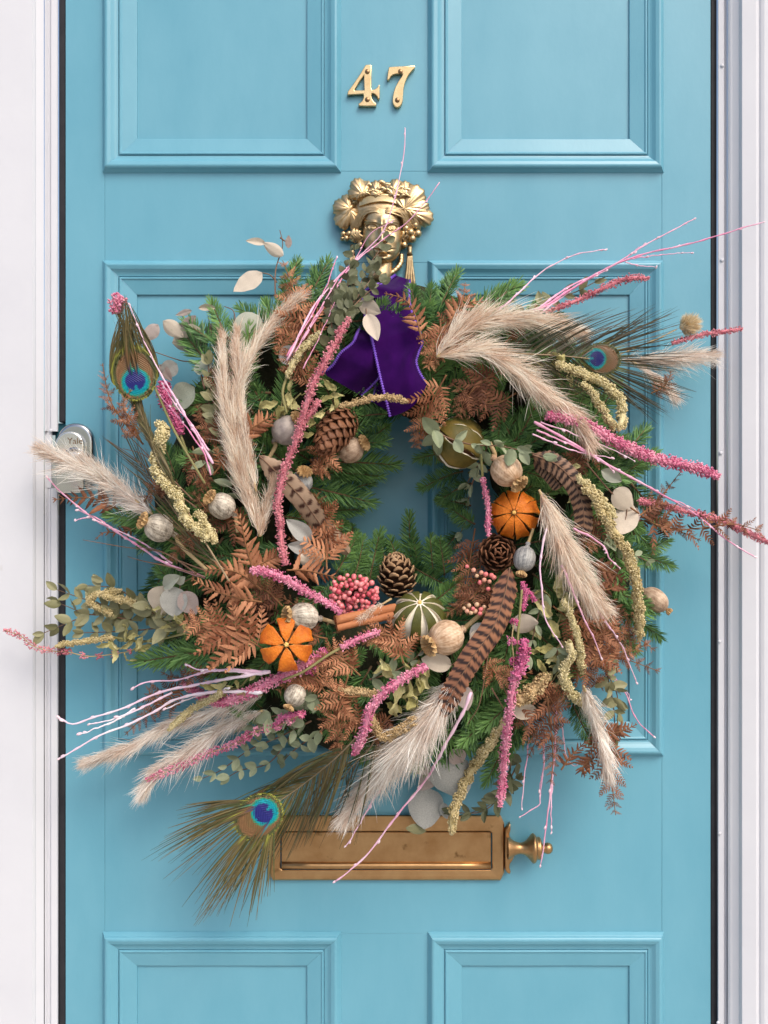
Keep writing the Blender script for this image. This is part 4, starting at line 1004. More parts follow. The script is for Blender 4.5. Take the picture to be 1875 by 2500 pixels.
        mb = MB(); mb.add(v.reshape(-1, 3), grid_faces(nr, na, True), 0, .5, (colour(np.stack([ex + .05 * np.sin((np.abs(ex) * .9 + ey) * 40), ey + .06 * np.sin((np.abs(ex) * .9 + ey) * 33)], -1)) * (1 + .30 * np.sin((np.abs(ex) * 1.1 + ey) * 46))[..., None]).reshape(-1, 3) * 1.1); part('eye_spot', mb, t_, None, barb_m)
    return t_
def crumple(label, spots, off=.018, d=None, stem=None):
    """cluster of curled straw coloured leaves"""
    x, y = spots[0][:2]; t_ = thing('dried_leaf_cluster', label, 'dried leaves', P(x, y, surf(x, y) + off), 'crumpled straw coloured leaves in the wreath')
    mb = MB()
    pts = stem or [(s[0], s[1]) for s in spots]
    if len(pts) < 2: pts = pts + [(pts[0][0] + 25, pts[0][1] + 40)]
    add_tube(mb, path(pts, off - .005, 20, d), .0009, 5); part('stem', mb, t_, None, stem_g)
    for x, y, s, n in spots:
        for _ in range(n):
            a = rng.uniform(0, 6.28); px, py = x + rng.normal(0, s * .30), y + rng.normal(0, s * .30); q = P(px, py, (surf(px, py) if d is None else d) + off + rng.uniform(-.004, .006))
            ln = s * K * rng.uniform(.5, 1.0)
            part('leaf', leaf_data('crumple', dryl_m, int(rng.integers(0, 6))), t_, basis([math.cos(a), rng.normal(0, .3), math.sin(a)], FRONT + rng.normal(0, .6, 3), q, ln))
    return t_

# ---------------------------------------------------------------- the wreath itself: mossed ring and fir sprigs
wr = thing('fir_wreath', 'large round wreath of dark green fir sprigs hanging on the blue door', 'wreath', P(970, 1270, .05))
rg = np.random.default_rng(21)
mb = MB(); a = np.linspace(0, 2 * math.pi, 72, endpoint=False); b = np.linspace(0, 2 * math.pi, 18, endpoint=False)
A_, B_ = np.meshgrid(a, b, indexing='ij')
rad = 400 * K + .086 * np.cos(B_) * (1 + .06 * np.sin(A_ * 13 + B_ * 3)); dep = .040 + .034 * np.sin(B_) * (1 + .10 * np.sin(A_ * 17 + B_ * 2))
c0 = P(968, 1272, 0)
V = np.stack([c0[0] + rad * np.cos(A_) * 1.02, -dep, c0[2] + rad * np.sin(A_)], -1).reshape(-1, 3)
f = grid_faces(72, 18, True); i = np.arange(18); f = np.vstack([f, np.stack([71 * 18 + i, 71 * 18 + (i + 1) % 18, (i + 1) % 18, i], 1)])
mb.add(V, f); part('ring', mb, wr, None, base_m)
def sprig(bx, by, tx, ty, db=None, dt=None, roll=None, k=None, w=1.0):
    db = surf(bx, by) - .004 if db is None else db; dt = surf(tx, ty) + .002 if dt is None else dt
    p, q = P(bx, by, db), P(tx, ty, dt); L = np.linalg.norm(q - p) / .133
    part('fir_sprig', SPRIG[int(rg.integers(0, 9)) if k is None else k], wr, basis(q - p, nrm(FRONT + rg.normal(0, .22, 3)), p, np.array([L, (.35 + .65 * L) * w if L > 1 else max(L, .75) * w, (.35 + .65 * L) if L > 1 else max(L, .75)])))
HAND = """740 770 795 618;690 740 735 628;700 830 585 735;640 860 565 770;600 900 455 770;560 960 440 790;560 850 520 720;800 760 690 690;820 780 770 650
1060 790 1112 652;1090 800 1290 700;1150 830 1250 690;1040 800 1060 690;1010 760 1015 690;1230 850 1340 740;1400 950 1440 840;1300 1000 1480 950;1240 960 1200 1080
700 1180 930 1215;700 1210 855 1260;770 1130 985 1120;730 1100 955 1062;800 1060 945 1010;690 1260 850 1290;740 1050 880 990;720 1150 900 1170;880 1080 960 1050
900 1430 925 1282;950 1420 935 1300;1010 1420 985 1243;860 1350 870 1278;1060 1420 1045 1300;800 1330 860 1285;1120 1300 1056 1372;1160 1280 1080 1240;1130 1150 1014 1180
1120 1090 1012 1130;1150 1180 1060 1210;1180 1350 1100 1400;1040 1480 1140 1420;900 1420 880 1352;830 1430 880 1390;790 1480 860 1400;1000 1380 1100 1440
440 1290 250 1236;470 1330 300 1270;500 1380 420 1250;520 1240 470 1180;560 1300 520 1130;560 1590 322 1600;590 1610 430 1580;600 1560 400 1530;620 1650 470 1640
560 1740 640 1720;640 1760 560 1700;1480 1160 1590 1040;1460 1180 1620 1120;1540 1180 1642 1295;1500 1250 1600 1330;1530 1340 1646 1390;1520 1360 1640 1330;1500 1470 1612 1570
1500 1440 1610 1500;1440 1500 1560 1600;1260 1700 1104 1812;1270 1760 1170 1912;1290 1690 1200 1880;1240 1640 1080 1740;1310 1780 1180 1840;1400 1720 1440 1825;1360 1650 1420 1760
1320 1600 1440 1620;640 1730 600 1690;700 1780 640 1740;760 1700 860 1750;800 1660 900 1600;900 1560 1000 1620;480 1460 380 1380;620 1450 700 1520;560 1420 640 1500
1350 1100 1440 1170;1200 1250 1330 1180;1300 1400 1400 1480;1180 1500 1260 1620;1100 1640 1180 1560;820 1400 882 1300;760 1385 832 1298;985 1430 962 1302;1025 1425 1012 1300;1085 1405 1078 1308;1150 1235 1064 1205;1125 1020 1026 1062;1100 990 1018 1012;800 1155 945 1152;790 1205 922 1182;780 1250 892 1232;720 1320 842 1240;860 1420 905 1310"""
for ln in HAND.replace('\n', ';').split(';'): sprig(*[float(x) for x in ln.split()])
HOLE = np.array([(930, 1010), (1000, 1010), (1010, 1120), (1075, 1230), (1090, 1300), (1040, 1330), (900, 1290), (845, 1270), (935, 1205), (990, 1130), (960, 1060)])
def in_hole(x, y):
    c = False; n = len(HOLE); j = n - 1
    for i in range(n):
        (xi, yi), (xj, yj) = HOLE[i], HOLE[j]
        if (yi > y) != (yj > y) and x < (xj - xi) * (y - yi) / (yj - yi) + xi: c = not c
        j = i
    return c
cnt = 0
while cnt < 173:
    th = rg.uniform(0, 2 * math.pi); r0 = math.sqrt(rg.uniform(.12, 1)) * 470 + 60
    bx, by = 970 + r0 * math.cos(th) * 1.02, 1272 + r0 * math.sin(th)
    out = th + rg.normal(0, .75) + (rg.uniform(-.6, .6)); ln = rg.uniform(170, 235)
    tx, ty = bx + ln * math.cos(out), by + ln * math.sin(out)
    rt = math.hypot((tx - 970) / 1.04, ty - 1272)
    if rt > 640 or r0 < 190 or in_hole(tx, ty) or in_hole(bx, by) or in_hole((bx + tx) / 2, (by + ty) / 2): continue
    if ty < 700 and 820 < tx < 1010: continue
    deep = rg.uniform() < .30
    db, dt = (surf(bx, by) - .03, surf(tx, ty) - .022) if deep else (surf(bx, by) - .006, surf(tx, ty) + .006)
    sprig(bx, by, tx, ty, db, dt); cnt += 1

# ---------------------------------------------------------------- bracken
def F(label, pts, w, off=.01, **k): return fern(label, pts, w * 1.15, off=off + .010, **k)
F('tall brown bracken frond rising left of the painted twigs at the wreath top', [(745, 880), (735, 780), (715, 700), (690, 636)], 78, n=9, off=.020)
F('small brown bracken frond pointing down right between tall frond and straw spike', [(680, 760), (700, 810), (740, 850), (760, 905)], 60, n=7, off=.014)
F('bracken frond under the straw spike beside the top of the pink spike', [(760, 960), (735, 905), (705, 860), (665, 815)], 56, n=8, off=.010)
F('thin curled bracken tip lying across the purple ribbon', [(1030, 830), (1012, 765), (985, 730), (938, 716)], 34, n=10, off=.036, style='one', tone='a')
F('bracken frond upright beside the right edge of the ribbon', [(1085, 860), (1110, 790), (1130, 730), (1136, 690)], 62, n=8, off=.018)
F('bracken frond leaning right over the fir at the top right', [(1090, 800), (1130, 745), (1185, 735), (1192, 733)], 40, n=8, off=.022, style='one')
F('bracken frond drooping between the ribbon and the upper pampas plume', [(1075, 780), (1075, 820), (1060, 860), (1042, 900)], 62, n=9, off=.022)
F('ladder of bracken leaflets hanging right of the ribbon point', [(1090, 915), (1060, 970), (1035, 1030), (1018, 1095)], 68, n=10, off=.020, one=0)
F('bracken frond beneath the upper pampas plume, beside the dried lime', [(1230, 900), (1180, 930), (1140, 970), (1120, 1020)], 66, n=9, off=.006, tone='d')
F('dark bracken frond under the split of the upper pampas plume', [(1260, 960), (1210, 985), (1160, 975), (1100, 935)], 62, n=9, off=.004, tone='d')
F('wispy orange bracken frond hanging below the left peacock eye', [(350, 1085), (310, 1040), (268, 975), (250, 887)], 48, n=12, off=.030, roll=.6)
F('second wispy bracken tip curling across the left peacock feather stem', [(345, 1080), (322, 1030), (300, 990), (320, 950)], 40, n=10, off=.040, roll=.6)
F('bracken frond crossing behind the left pampas plume, near the small olive leaves', [(520, 1160), (560, 1110), (610, 1050), (668, 1030)], 58, n=9, off=.012)
F('bracken frond above the left poppy head with the purple sheen', [(590, 1080), (610, 1050), (640, 1030), (672, 1012)], 44, n=9, off=.024, style='one')
F('curled brown bracken scrap left of the blotched poppy head', [(800, 1090), (790, 1120), (780, 1150), (770, 1160)], 56, n=8, off=.02, roll=.6)
F('large bracken frond in the middle with curved ladder leaflets below the pale pheasant feather', [(798, 1392), (795, 1330), (790, 1270), (768, 1205)], 84, n=11, off=.030)
F('bracken frond hanging over the fir just left of the pink berries', [(700, 1392), (740, 1392), (790, 1402), (828, 1412)], 46, n=8, off=.022, style='one')
F('bracken leaflet arching up to the middle of the long pink spike', [(606, 1392), (640, 1375), (670, 1362), (702, 1352)], 40, n=10, off=.02, style='one')
F('long bracken frond lying flat above the left orange, under the short pink spike', [(640, 1440), (580, 1398), (520, 1390), (500, 1398)], 50, n=11, off=.02, style='one')
F('bracken frond with notched leaflets lying level over the mauve leaves', [(640, 1470), (590, 1462), (530, 1445), (466, 1412)], 46, n=12, off=.024, style='one')
F('bracken frond standing on end beside the left tawny poppy', [(620, 1400), (600, 1330), (590, 1280), (575, 1245)], 42, n=10, off=.022, style='one')
F('broad pale bracken frond filling the space left of the flower shaped orange', [(652, 1590), (600, 1560), (520, 1530), (452, 1515)], 108, n=12, off=.026, roll=.22)
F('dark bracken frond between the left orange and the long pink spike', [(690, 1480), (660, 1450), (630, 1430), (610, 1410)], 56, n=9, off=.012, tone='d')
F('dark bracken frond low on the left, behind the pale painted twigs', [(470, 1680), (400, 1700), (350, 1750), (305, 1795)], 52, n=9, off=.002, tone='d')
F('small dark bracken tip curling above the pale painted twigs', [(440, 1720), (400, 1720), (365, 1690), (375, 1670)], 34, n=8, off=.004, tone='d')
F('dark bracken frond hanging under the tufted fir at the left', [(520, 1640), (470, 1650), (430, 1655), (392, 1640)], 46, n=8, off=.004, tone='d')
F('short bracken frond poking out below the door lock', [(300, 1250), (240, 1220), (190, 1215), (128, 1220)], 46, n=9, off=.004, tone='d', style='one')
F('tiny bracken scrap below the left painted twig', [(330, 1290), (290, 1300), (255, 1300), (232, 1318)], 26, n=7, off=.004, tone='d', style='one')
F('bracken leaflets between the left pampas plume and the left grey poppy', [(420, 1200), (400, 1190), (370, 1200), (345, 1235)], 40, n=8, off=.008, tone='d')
F('bracken frond right of the flower shaped orange, above the short pink sprig', [(880, 1650), (840, 1615), (800, 1600), (760, 1640)], 62, n=9, off=.016)
F('bracken frond arching below the cinnamon sticks', [(985, 1620), (970, 1570), (940, 1550), (870, 1560)], 60, n=11, off=.02)
F('tangled bracken frond under the small white poppy, hanging to a point', [(850, 1650), (830, 1720), (825, 1790), (828, 1860)], 62, n=12, off=.022, roll=.6)
F('curled bracken tip beside the tan bead spike at the bottom', [(880, 1700), (840, 1700), (810, 1680), (790, 1648)], 40, n=9, off=.024, roll=.6)
F('bracken frond above the tangled hanging one', [(910, 1790), (860, 1760), (810, 1745), (780, 1790)], 54, n=9, off=.016, roll=.6)
F('bracken spray behind the lower pink spike', [(960, 1740), (930, 1770), (900, 1800), (885, 1750)], 48, n=8, off=.01, tone='d')
F('bracken frond at the lower right hanging clear of the wreath over the door', [(1455, 1740), (1478, 1810), (1490, 1880), (1503, 1990)], 76, n=11, off=.030, tone='d', roll=.22)
F('bracken frond with leaflets spread beside the fine white plume', [(1470, 1790), (1500, 1790), (1530, 1780), (1555, 1768)], 34, n=8, off=.03, style='one', tone='d')
F('bracken frond hanging straight down over the pink twigs at the bottom right', [(1335, 1700), (1345, 1780), (1350, 1850), (1345, 1915)], 66, n=11, off=.03, tone='d')
F('bracken leaflet leaning out right of the hanging pink twigs', [(1370, 1880), (1390, 1850), (1410, 1830), (1430, 1810)], 30, n=7, off=.03, style='one', tone='d')
F('bracken frond curling left from the fine white plume over the blue rail', [(1450, 1850), (1430, 1865), (1420, 1880), (1428, 1895)], 34, n=8, off=.03, style='one', tone='d')
F('bracken frond in the tangle above the lower right panel corner', [(1400, 1560), (1460, 1590), (1530, 1610), (1612, 1640)], 66, n=11, off=.018, tone='d')
F('second bracken frond in that tangle, curling up towards the straw tassel', [(1420, 1620), (1480, 1600), (1540, 1590), (1585, 1570)], 54, n=9, off=.02)
F('bracken frond below the right pampas plume with small ladder leaflets', [(1400, 1500), (1460, 1530), (1500, 1560), (1530, 1540)], 54, n=9, off=.014)
F('bracken frond right of the barbed twig, under the tangle', [(1380, 1580), (1430, 1640), (1470, 1670), (1520, 1690)], 54, n=9, off=.012, tone='d')
F('bracken frond right of the pampas plume beside the straw rope', [(1440, 1370), (1470, 1390), (1500, 1400), (1530, 1420)], 44, n=9, off=.014, style='one', tone='d')
F('another short bracken frond beside the straw rope, the lower one', [(1450, 1430), (1480, 1440), (1510, 1430), (1530, 1440)], 40, n=8, off=.012, style='one', tone='d')
F('dark bracken spray reaching right across the black seal to the white frame', [(1540, 1240), (1620, 1290), (1700, 1290), (1790, 1280), (1858, 1296)], 74, n=11, off=.02, tone='d', roll=.7, tipw=.3)
F('upper dark bracken leaflets rising to the black door seal', [(1560, 1260), (1610, 1220), (1640, 1180), (1662, 1152)], 44, n=9, off=.012, tone='d', roll=.7)
F('dark bracken curl pointing down by the black door seal', [(1600, 1280), (1640, 1290), (1690, 1310), (1712, 1320)], 40, n=8, off=.016, tone='d', roll=.7)
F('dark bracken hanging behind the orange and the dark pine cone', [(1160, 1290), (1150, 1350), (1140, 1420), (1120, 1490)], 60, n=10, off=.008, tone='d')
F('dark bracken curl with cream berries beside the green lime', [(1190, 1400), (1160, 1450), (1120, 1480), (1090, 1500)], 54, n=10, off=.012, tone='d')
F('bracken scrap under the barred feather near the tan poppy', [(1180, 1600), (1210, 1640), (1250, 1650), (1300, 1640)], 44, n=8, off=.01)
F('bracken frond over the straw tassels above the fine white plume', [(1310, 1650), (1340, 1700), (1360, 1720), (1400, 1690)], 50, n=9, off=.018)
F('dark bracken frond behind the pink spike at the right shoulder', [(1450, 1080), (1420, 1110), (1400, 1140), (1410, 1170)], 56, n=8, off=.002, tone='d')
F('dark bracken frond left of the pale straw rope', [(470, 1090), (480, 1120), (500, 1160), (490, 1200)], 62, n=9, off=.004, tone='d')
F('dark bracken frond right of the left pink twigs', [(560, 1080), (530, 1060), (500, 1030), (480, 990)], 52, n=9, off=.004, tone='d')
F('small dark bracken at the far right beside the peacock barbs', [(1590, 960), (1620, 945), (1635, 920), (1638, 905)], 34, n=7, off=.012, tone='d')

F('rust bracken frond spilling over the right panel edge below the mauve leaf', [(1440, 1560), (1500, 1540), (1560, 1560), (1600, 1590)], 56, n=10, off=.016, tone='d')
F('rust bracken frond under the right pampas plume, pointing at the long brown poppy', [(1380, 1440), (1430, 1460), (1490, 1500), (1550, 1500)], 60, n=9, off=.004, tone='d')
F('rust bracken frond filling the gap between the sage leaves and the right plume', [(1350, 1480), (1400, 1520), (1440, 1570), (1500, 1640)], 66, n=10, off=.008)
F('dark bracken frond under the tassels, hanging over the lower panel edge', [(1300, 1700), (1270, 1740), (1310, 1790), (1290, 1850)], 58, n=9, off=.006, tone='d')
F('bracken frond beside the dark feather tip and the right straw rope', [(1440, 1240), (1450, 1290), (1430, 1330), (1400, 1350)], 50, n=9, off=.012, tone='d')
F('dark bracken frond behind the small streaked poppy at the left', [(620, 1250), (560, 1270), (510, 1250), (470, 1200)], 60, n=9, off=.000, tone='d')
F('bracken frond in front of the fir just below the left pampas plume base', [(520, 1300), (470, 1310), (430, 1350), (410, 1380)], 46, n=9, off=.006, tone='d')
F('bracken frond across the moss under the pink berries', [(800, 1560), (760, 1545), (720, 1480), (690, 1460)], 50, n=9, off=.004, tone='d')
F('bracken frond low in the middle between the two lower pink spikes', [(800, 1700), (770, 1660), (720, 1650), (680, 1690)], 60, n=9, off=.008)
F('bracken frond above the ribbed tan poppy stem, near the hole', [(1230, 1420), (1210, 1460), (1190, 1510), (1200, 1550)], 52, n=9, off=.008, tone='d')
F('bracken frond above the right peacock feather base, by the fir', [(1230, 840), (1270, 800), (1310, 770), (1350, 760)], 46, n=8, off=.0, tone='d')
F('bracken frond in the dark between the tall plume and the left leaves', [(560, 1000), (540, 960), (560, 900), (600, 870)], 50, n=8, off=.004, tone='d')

# ---------------------------------------------------------------- eucalyptus
E = eucalyptus
E('tall eucalyptus twig with folded beige leaves above the top left of the wreath', [[(672, 730), (673, 660), (690, 600), (683, 562)], [(676, 690), (660, 672), (640, 666)], [(684, 580), (700, 590), (704, 575)]],
  [(640, 666, 570, 712, 'oval', eucw_m, 1.15), (692, 624, 642, 592, 'oval', eucw_m), (648, 594, 600, 588, 'oval', eucw_m, .8), (704, 606, 705, 574, 'oval', eucp_m)], eucw_m, off=.004)
E('round leaved eucalyptus spray arching over the left shoulder of the wreath', [[(560, 900), (500, 850), (445, 830), (400, 790)], [(560, 830), (510, 760), (485, 752)], [(575, 800), (570, 760), (548, 748)], [(500, 950), (480, 890), (440, 880), (380, 860)], [(540, 900), (520, 830), (508, 770)]],
  [(386, 792, 350, 832, 'oval', eucp_m, 1.3), (398, 783, 448, 824, 'oval', eucw_m, 1.1), (505, 832, 420, 838, 'round', eucw_m, .95), (500, 815, 545, 812, 'oval', eucp_m, 1.4), (442, 808, 478, 770, 'oval', eucp_m), (468, 758, 428, 770, 'lance', eucp_m, 1.2), (485, 752, 530, 752, 'oval', eucw_m, .7), (635, 772, 572, 822, 'round', euc_m, 1.0), (485, 915, 510, 870, 'round', euc_m), (432, 888, 395, 915, 'round', eucg_m), (475, 945, 425, 995, 'round', euc_m, 1.0), (388, 890, 420, 930, 'oval', eucp_m)], euc_m, off=.010)
E('eucalyptus leaves half hidden left of the straw spike', [[(770, 905), (720, 880), (680, 850)], [(710, 720), (690, 740)]], [(680, 870, 742, 862, 'round', eucg_m, .8), (700, 735, 760, 712, 'oval', eucp_m), (815, 705, 820, 770, 'lance', eucw_m)], eucg_m, off=.014)
E('bleached eucalyptus leaves lying on the purple ribbon', [[(880, 730), (892, 745), (895, 770)]], [(876, 738, 930, 764, 'oval', eucw_m, 1.2), (896, 766, 922, 832, 'oval', eucw_m, 1.0)], eucw_m, off=.034)
E('dark small leaved eucalyptus spray standing in front of the brass head', [[(790, 860), (850, 760), (900, 650), (945, 590)], [(840, 770), (850, 690), (865, 610)], [(860, 740), (900, 690), (925, 650)], [(820, 800), (880, 730), (930, 690)], [(810, 800), (810, 740), (845, 650)]], [], eucd_m, off=.040, auto=(31, 'oval', 27, 1.35))
E('olive small leaved eucalyptus sprig left of the tall pampas plume', [[(560, 1110), (535, 1030), (515, 950), (508, 890)], [(545, 1060), (520, 1010), (510, 980)]], [], euco_m, off=.012, auto=(42, 'oval', 30, 1.1))
E('sage eucalyptus sprig trailing across the halved lime and the poppy', [[(1045, 1040), (1085, 1065), (1150, 1085), (1225, 1090), (1325, 1112)]], [(1070, 1062, 1032, 1018, 'oval'), (1066, 1066, 1030, 1088, 'oval'), (1075, 1068, 1068, 1112, 'oval', None, .9), (1150, 1084, 1175, 1105, 'oval'), (1230, 1090, 1205, 1075, 'oval'), (1250, 1095, 1240, 1138, 'round', None, .8), (1262, 1092, 1300, 1104, 'oval'), (1200, 1086, 1172, 1076, 'oval')], eucl_m, off=.044, auto=(40, 'oval', 44, 1.15))
E('olive eucalyptus sprays reaching left across the black seal', [[(480, 1530), (350, 1500), (230, 1470), (140, 1440)], [(300, 1500), (220, 1500), (150, 1475)], [(330, 1515), (230, 1500), (180, 1515), (108, 1545)], [(420, 1530), (320, 1540), (205, 1545)], [(380, 1500), (290, 1440), (215, 1430)], [(440, 1490), (380, 1480), (330, 1475)]], [(252, 1420, 222, 1408, 'oval'), (240, 1448, 200, 1436, 'oval')], euco_m, off=.008, auto=(46, 'oval', 32, 1.05))
E('three mauve grey eucalyptus leaves clustered at the left above the fern', [[(470, 1520), (450, 1470), (440, 1430), (480, 1405)]], [(400, 1430, 388, 1502, 'oval', eucw_m, 1.5), (425, 1432, 425, 1506, 'round', eucg_m, 1.0), (442, 1446, 480, 1500, 'oval', eucp_m, 1.5), (430, 1424, 452, 1408, 'oval', euc_m, 1.2), (400, 1435, 440, 1405, 'oval', euc_m)], eucg_m, off=.018)
E('large pointed grey leaves below the pheasant feather left of centre', [[(800, 1330), (760, 1320), (730, 1290)]], [(760, 1318, 698, 1268, 'oval', eucg_m), (770, 1345, 702, 1330, 'oval', eucg_m, .9), (790, 1360, 730, 1365, 'round', eucw_m, .8)], eucg_m, off=.018)
E('grey eucalyptus leaf tucked under the large tan poppy', [[(1165, 1560), (1140, 1600), (1105, 1625)]], [(1102, 1624, 1028, 1608, 'round', eucw_m, .66), (1180, 1520, 1160, 1580, 'round', eucg_m, .9), (1035, 1592, 1020, 1600, 'oval', euc_m)], eucw_m, off=.024)
E('large grey eucalyptus leaves hanging over the top of the letter plate', [[(1130, 1790), (1100, 1850), (1060, 1900), (1040, 1940)], [(1100, 1850), (1085, 1880)]], [(1048, 1925, 1036, 2025, 'round', eucg_m, 1.0), (1072, 1860, 1138, 1945, 'round', eucg_m, .95), (1060, 1890, 1024, 1930, 'oval', eucp_m, 1.3), (1100, 1830, 1130, 1860, 'oval', eucp_m, 1.4), (1040, 2030, 990, 2022, 'oval', euco_m, 1.0), (1080, 1960, 1092, 2000, 'oval', eucg_m, 1.2), (1020, 1860, 1050, 1890, 'oval', eucp_m, 1.3)], eucg_m, off=-.018)
E('pale eucalyptus leaf and mauve leaf flanking the magenta spike', [[(1210, 1640), (1240, 1700), (1255, 1730)], [(1135, 1660), (1138, 1690)]], [(1245, 1730, 1308, 1738, 'round', eucw_m, .62), (1125, 1670, 1142, 1735, 'oval', eucp_m, 1.3), (1250, 1530, 1315, 1520, 'round', eucw_m, .9), (1180, 1545, 1150, 1580, 'round', eucw_m)], eucw_m, off=.020)
E('broad folded eucalyptus leaves hanging beside the right straw rope', [[(1430, 1130), (1490, 1200), (1530, 1240), (1510, 1320)], [(1510, 1110), (1530, 1120)]], [(1468, 1148, 1518, 1176, 'oval', euc_m, 1.1), (1500, 1195, 1545, 1245, 'oval', eucw_m, 1.5), (1545, 1232, 1515, 1305, 'oval', eucw_m, 1.4), (1555, 1240, 1530, 1300, 'lance', eucp_m, 1.6), (1510, 1085, 1535, 1118, 'oval', euc_m, 1.2)], eucw_m, off=.018)
E('sage small leaved eucalyptus trailing below the wreath at the lower left', [[(760, 1760), (680, 1800), (610, 1830), (540, 1880), (495, 1900)], [(720, 1780), (660, 1860), (590, 1880), (560, 1895)], [(700, 1740), (640, 1760), (600, 1810)], [(790, 1780), (720, 1830), (690, 1860)]], [], eucl_m, off=.010, auto=(38, 'oval', 34, 1.1))
E('sage eucalyptus leaves under the small white poppy', [[(780, 1700), (730, 1740), (680, 1770)], [(760, 1680), (745, 1720)]], [(735, 1716, 770, 1730, 'oval'), (660, 1740, 625, 1762, 'oval', None, 1.2), (705, 1765, 690, 1740, 'oval')], eucl_m, off=.014, auto=(40, 'oval', 38, 1.1))
E('sage eucalyptus leaves between the fern and the lower pink spike', [[(900, 1660), (960, 1640), (1010, 1610), (1035, 1580)]], [], eucl_m, off=.012, auto=(44, 'oval', 40, .9))
E('olive eucalyptus sprig dangling at the right below the tangle of fern', [[(1470, 1610), (1490, 1680), (1500, 1750), (1500, 1830)], [(1480, 1640), (1505, 1690), (1510, 1740)]], [], euco_m, off=.028, auto=(44, 'oval', 32, 1.0))
E('sage eucalyptus sprig hanging between the magenta spike and the straw tassels', [[(1330, 1440), (1310, 1520), (1300, 1560), (1290, 1600)], [(1360, 1580), (1360, 1620)]], [], eucl_m, off=.022, auto=(40, 'oval', 36, .9))
E('dark olive eucalyptus sprig trailing under the bottom of the wreath beside the letter plate', [[(1250, 1830), (1240, 1900), (1200, 1960), (1150, 1985)], [(1270, 1850), (1230, 1930), (1180, 1980), (1110, 1985)], [(1230, 1920), (1260, 1900)]], [], eucd_m, off=-.012, auto=(40, 'oval', 36, 1.0))
E('sage eucalyptus sprig right of the hole in the wreath', [[(1190, 1090), (1150, 1190), (1140, 1260), (1125, 1300)], [(1170, 1130), (1140, 1180)]], [], eucl_m, off=.008, auto=(36, 'oval', 42, 1.1))
E('small olive eucalyptus leaves behind the top right painted twigs', [[(1270, 770), (1340, 730), (1400, 715), (1450, 690)]], [], euco_m, off=.006, auto=(44, 'oval', 40, .95))
E('small sage eucalyptus leaves right of the straw rope', [[(1480, 1300), (1500, 1330), (1540, 1350), (1580, 1370)], [(1480, 1310), (1490, 1320)]], [], eucl_m, off=.012, auto=(34, 'oval', 40, 1.0))
E('sage eucalyptus sprig between the left pampas plume and the tawny poppy', [[(590, 1220), (565, 1180), (555, 1150)], [(520, 1100), (490, 1150)]], [], eucl_m, off=.012, auto=(46, 'oval', 40, .8))

# ---------------------------------------------------------------- crumpled leaves of the straw amaranth
for lab, sp in (('crumpled leaves trailing left of the lower end of the straw spike', [(690, 970, 52, 5), (690, 1000, 46, 4), (735, 960, 40, 3)]),
                ('crumpled leaves under the level straw spike below the ribbon', [(790, 965, 50, 4), (750, 1020, 44, 3), (800, 995, 40, 3)]),
                ('crumpled straw leaves right of the lower pink spike, by the pampas plume', [(990, 1690, 62, 5), (1030, 1660, 60, 5), (960, 1660, 54, 4), (1010, 1735, 52, 3)]),
                ('crumpled straw leaves hanging at the right of the magenta spike', [(1360, 1450, 56, 6), (1370, 1500, 60, 6), (1340, 1560, 54, 4)]),
                ('crumpled straw leaves lower down among the hanging tassels', [(1328, 1610, 58, 5), (1370, 1620, 54, 5), (1350, 1660, 46, 3)]),
                ('crumpled straw leaves at the base of the far left straw spike', [(290, 1565, 44, 5), (350, 1565, 48, 4), (320, 1590, 44, 3)]),
                ('crumpled straw leaves near the three mauve leaves at the left', [(385, 1510, 42, 5), (430, 1530, 50, 5), (370, 1490, 40, 3)]),
                ('crumpled straw leaves by the bend of the left pink spike', [(530, 1680, 46, 5), (580, 1680, 44, 4), (610, 1650, 34, 2)]),
                ('crumpled straw leaves at the start of the upper right straw rope', [(1330, 885, 52, 5), (1370, 900, 48, 4)]),
                ('crumpled straw leaves above the right straw rope beside the dark feather', [(1420, 1180, 40, 4), (1400, 1210, 36, 3)])):
    crumple(lab, sp, off=.02)

# ---------------------------------------------------------------- peacock and pheasant feathers
peacock('peacock feather standing upright at the upper left with its eye above the lock', [(560, 1420), (470, 1270), (400, 1130), (352, 1030), (333, 934)], None, (-12, -100), 31, lambda u: 60 + 95 * u if u > .45 else 40 + 40 * u, nb=120, off=.045, dark=.15, lo=.40, hi=.99, fwd=(.46, .44), tail=1.5, spread=.55, seed=5, conv=.85, rim=1.75)
peacock('peacock feather lying to the right with dark barbs spread over the door', [(1180, 860), (1270, 864), (1360, 868), (1453, 877)], None, (100, 6), 23, lambda u: 135 + 100 * u, nb=48, off=.030, dark=.85, lo=.1, hi=.98, fwd=(.75, .55), tail=.3, spread=1.0, seed=8)
peacock('peacock feather fanning to the lower left with a bright eye beside the letter plate', [(880, 1790), (820, 1850), (740, 1915), (647, 1980)], None, (-75, 70), 31, lambda u: 180 + 45 * u, nb=78, off=.034, dark=0, lo=.12, hi=.98, fwd=(.40, .44), tail=.35, spread=1.15, droop=.16, seed=11)
peacock('sparse dark peacock strands hanging from the wreath over the letter plate', [(930, 1780), (900, 1830), (860, 1870), (840, 1900)], None, (-30, 90), 30, lambda u: 170 + 30 * u, nb=13, off=.02, dark=.5, eye_on=False, lo=.0, hi=1, fwd=(.35, .3), tail=.1, droop=.3, seed=14)
peacock('bare dark peacock stalks slanting behind the left straw rope', [(560, 1400), (480, 1330), (420, 1240), (330, 1120)], None, (-30, -90), 30, lambda u: 120, nb=26, off=.012, dark=.5, eye_on=False, lo=.0, hi=1, fwd=(.20, .22), tail=.0, seed=17)
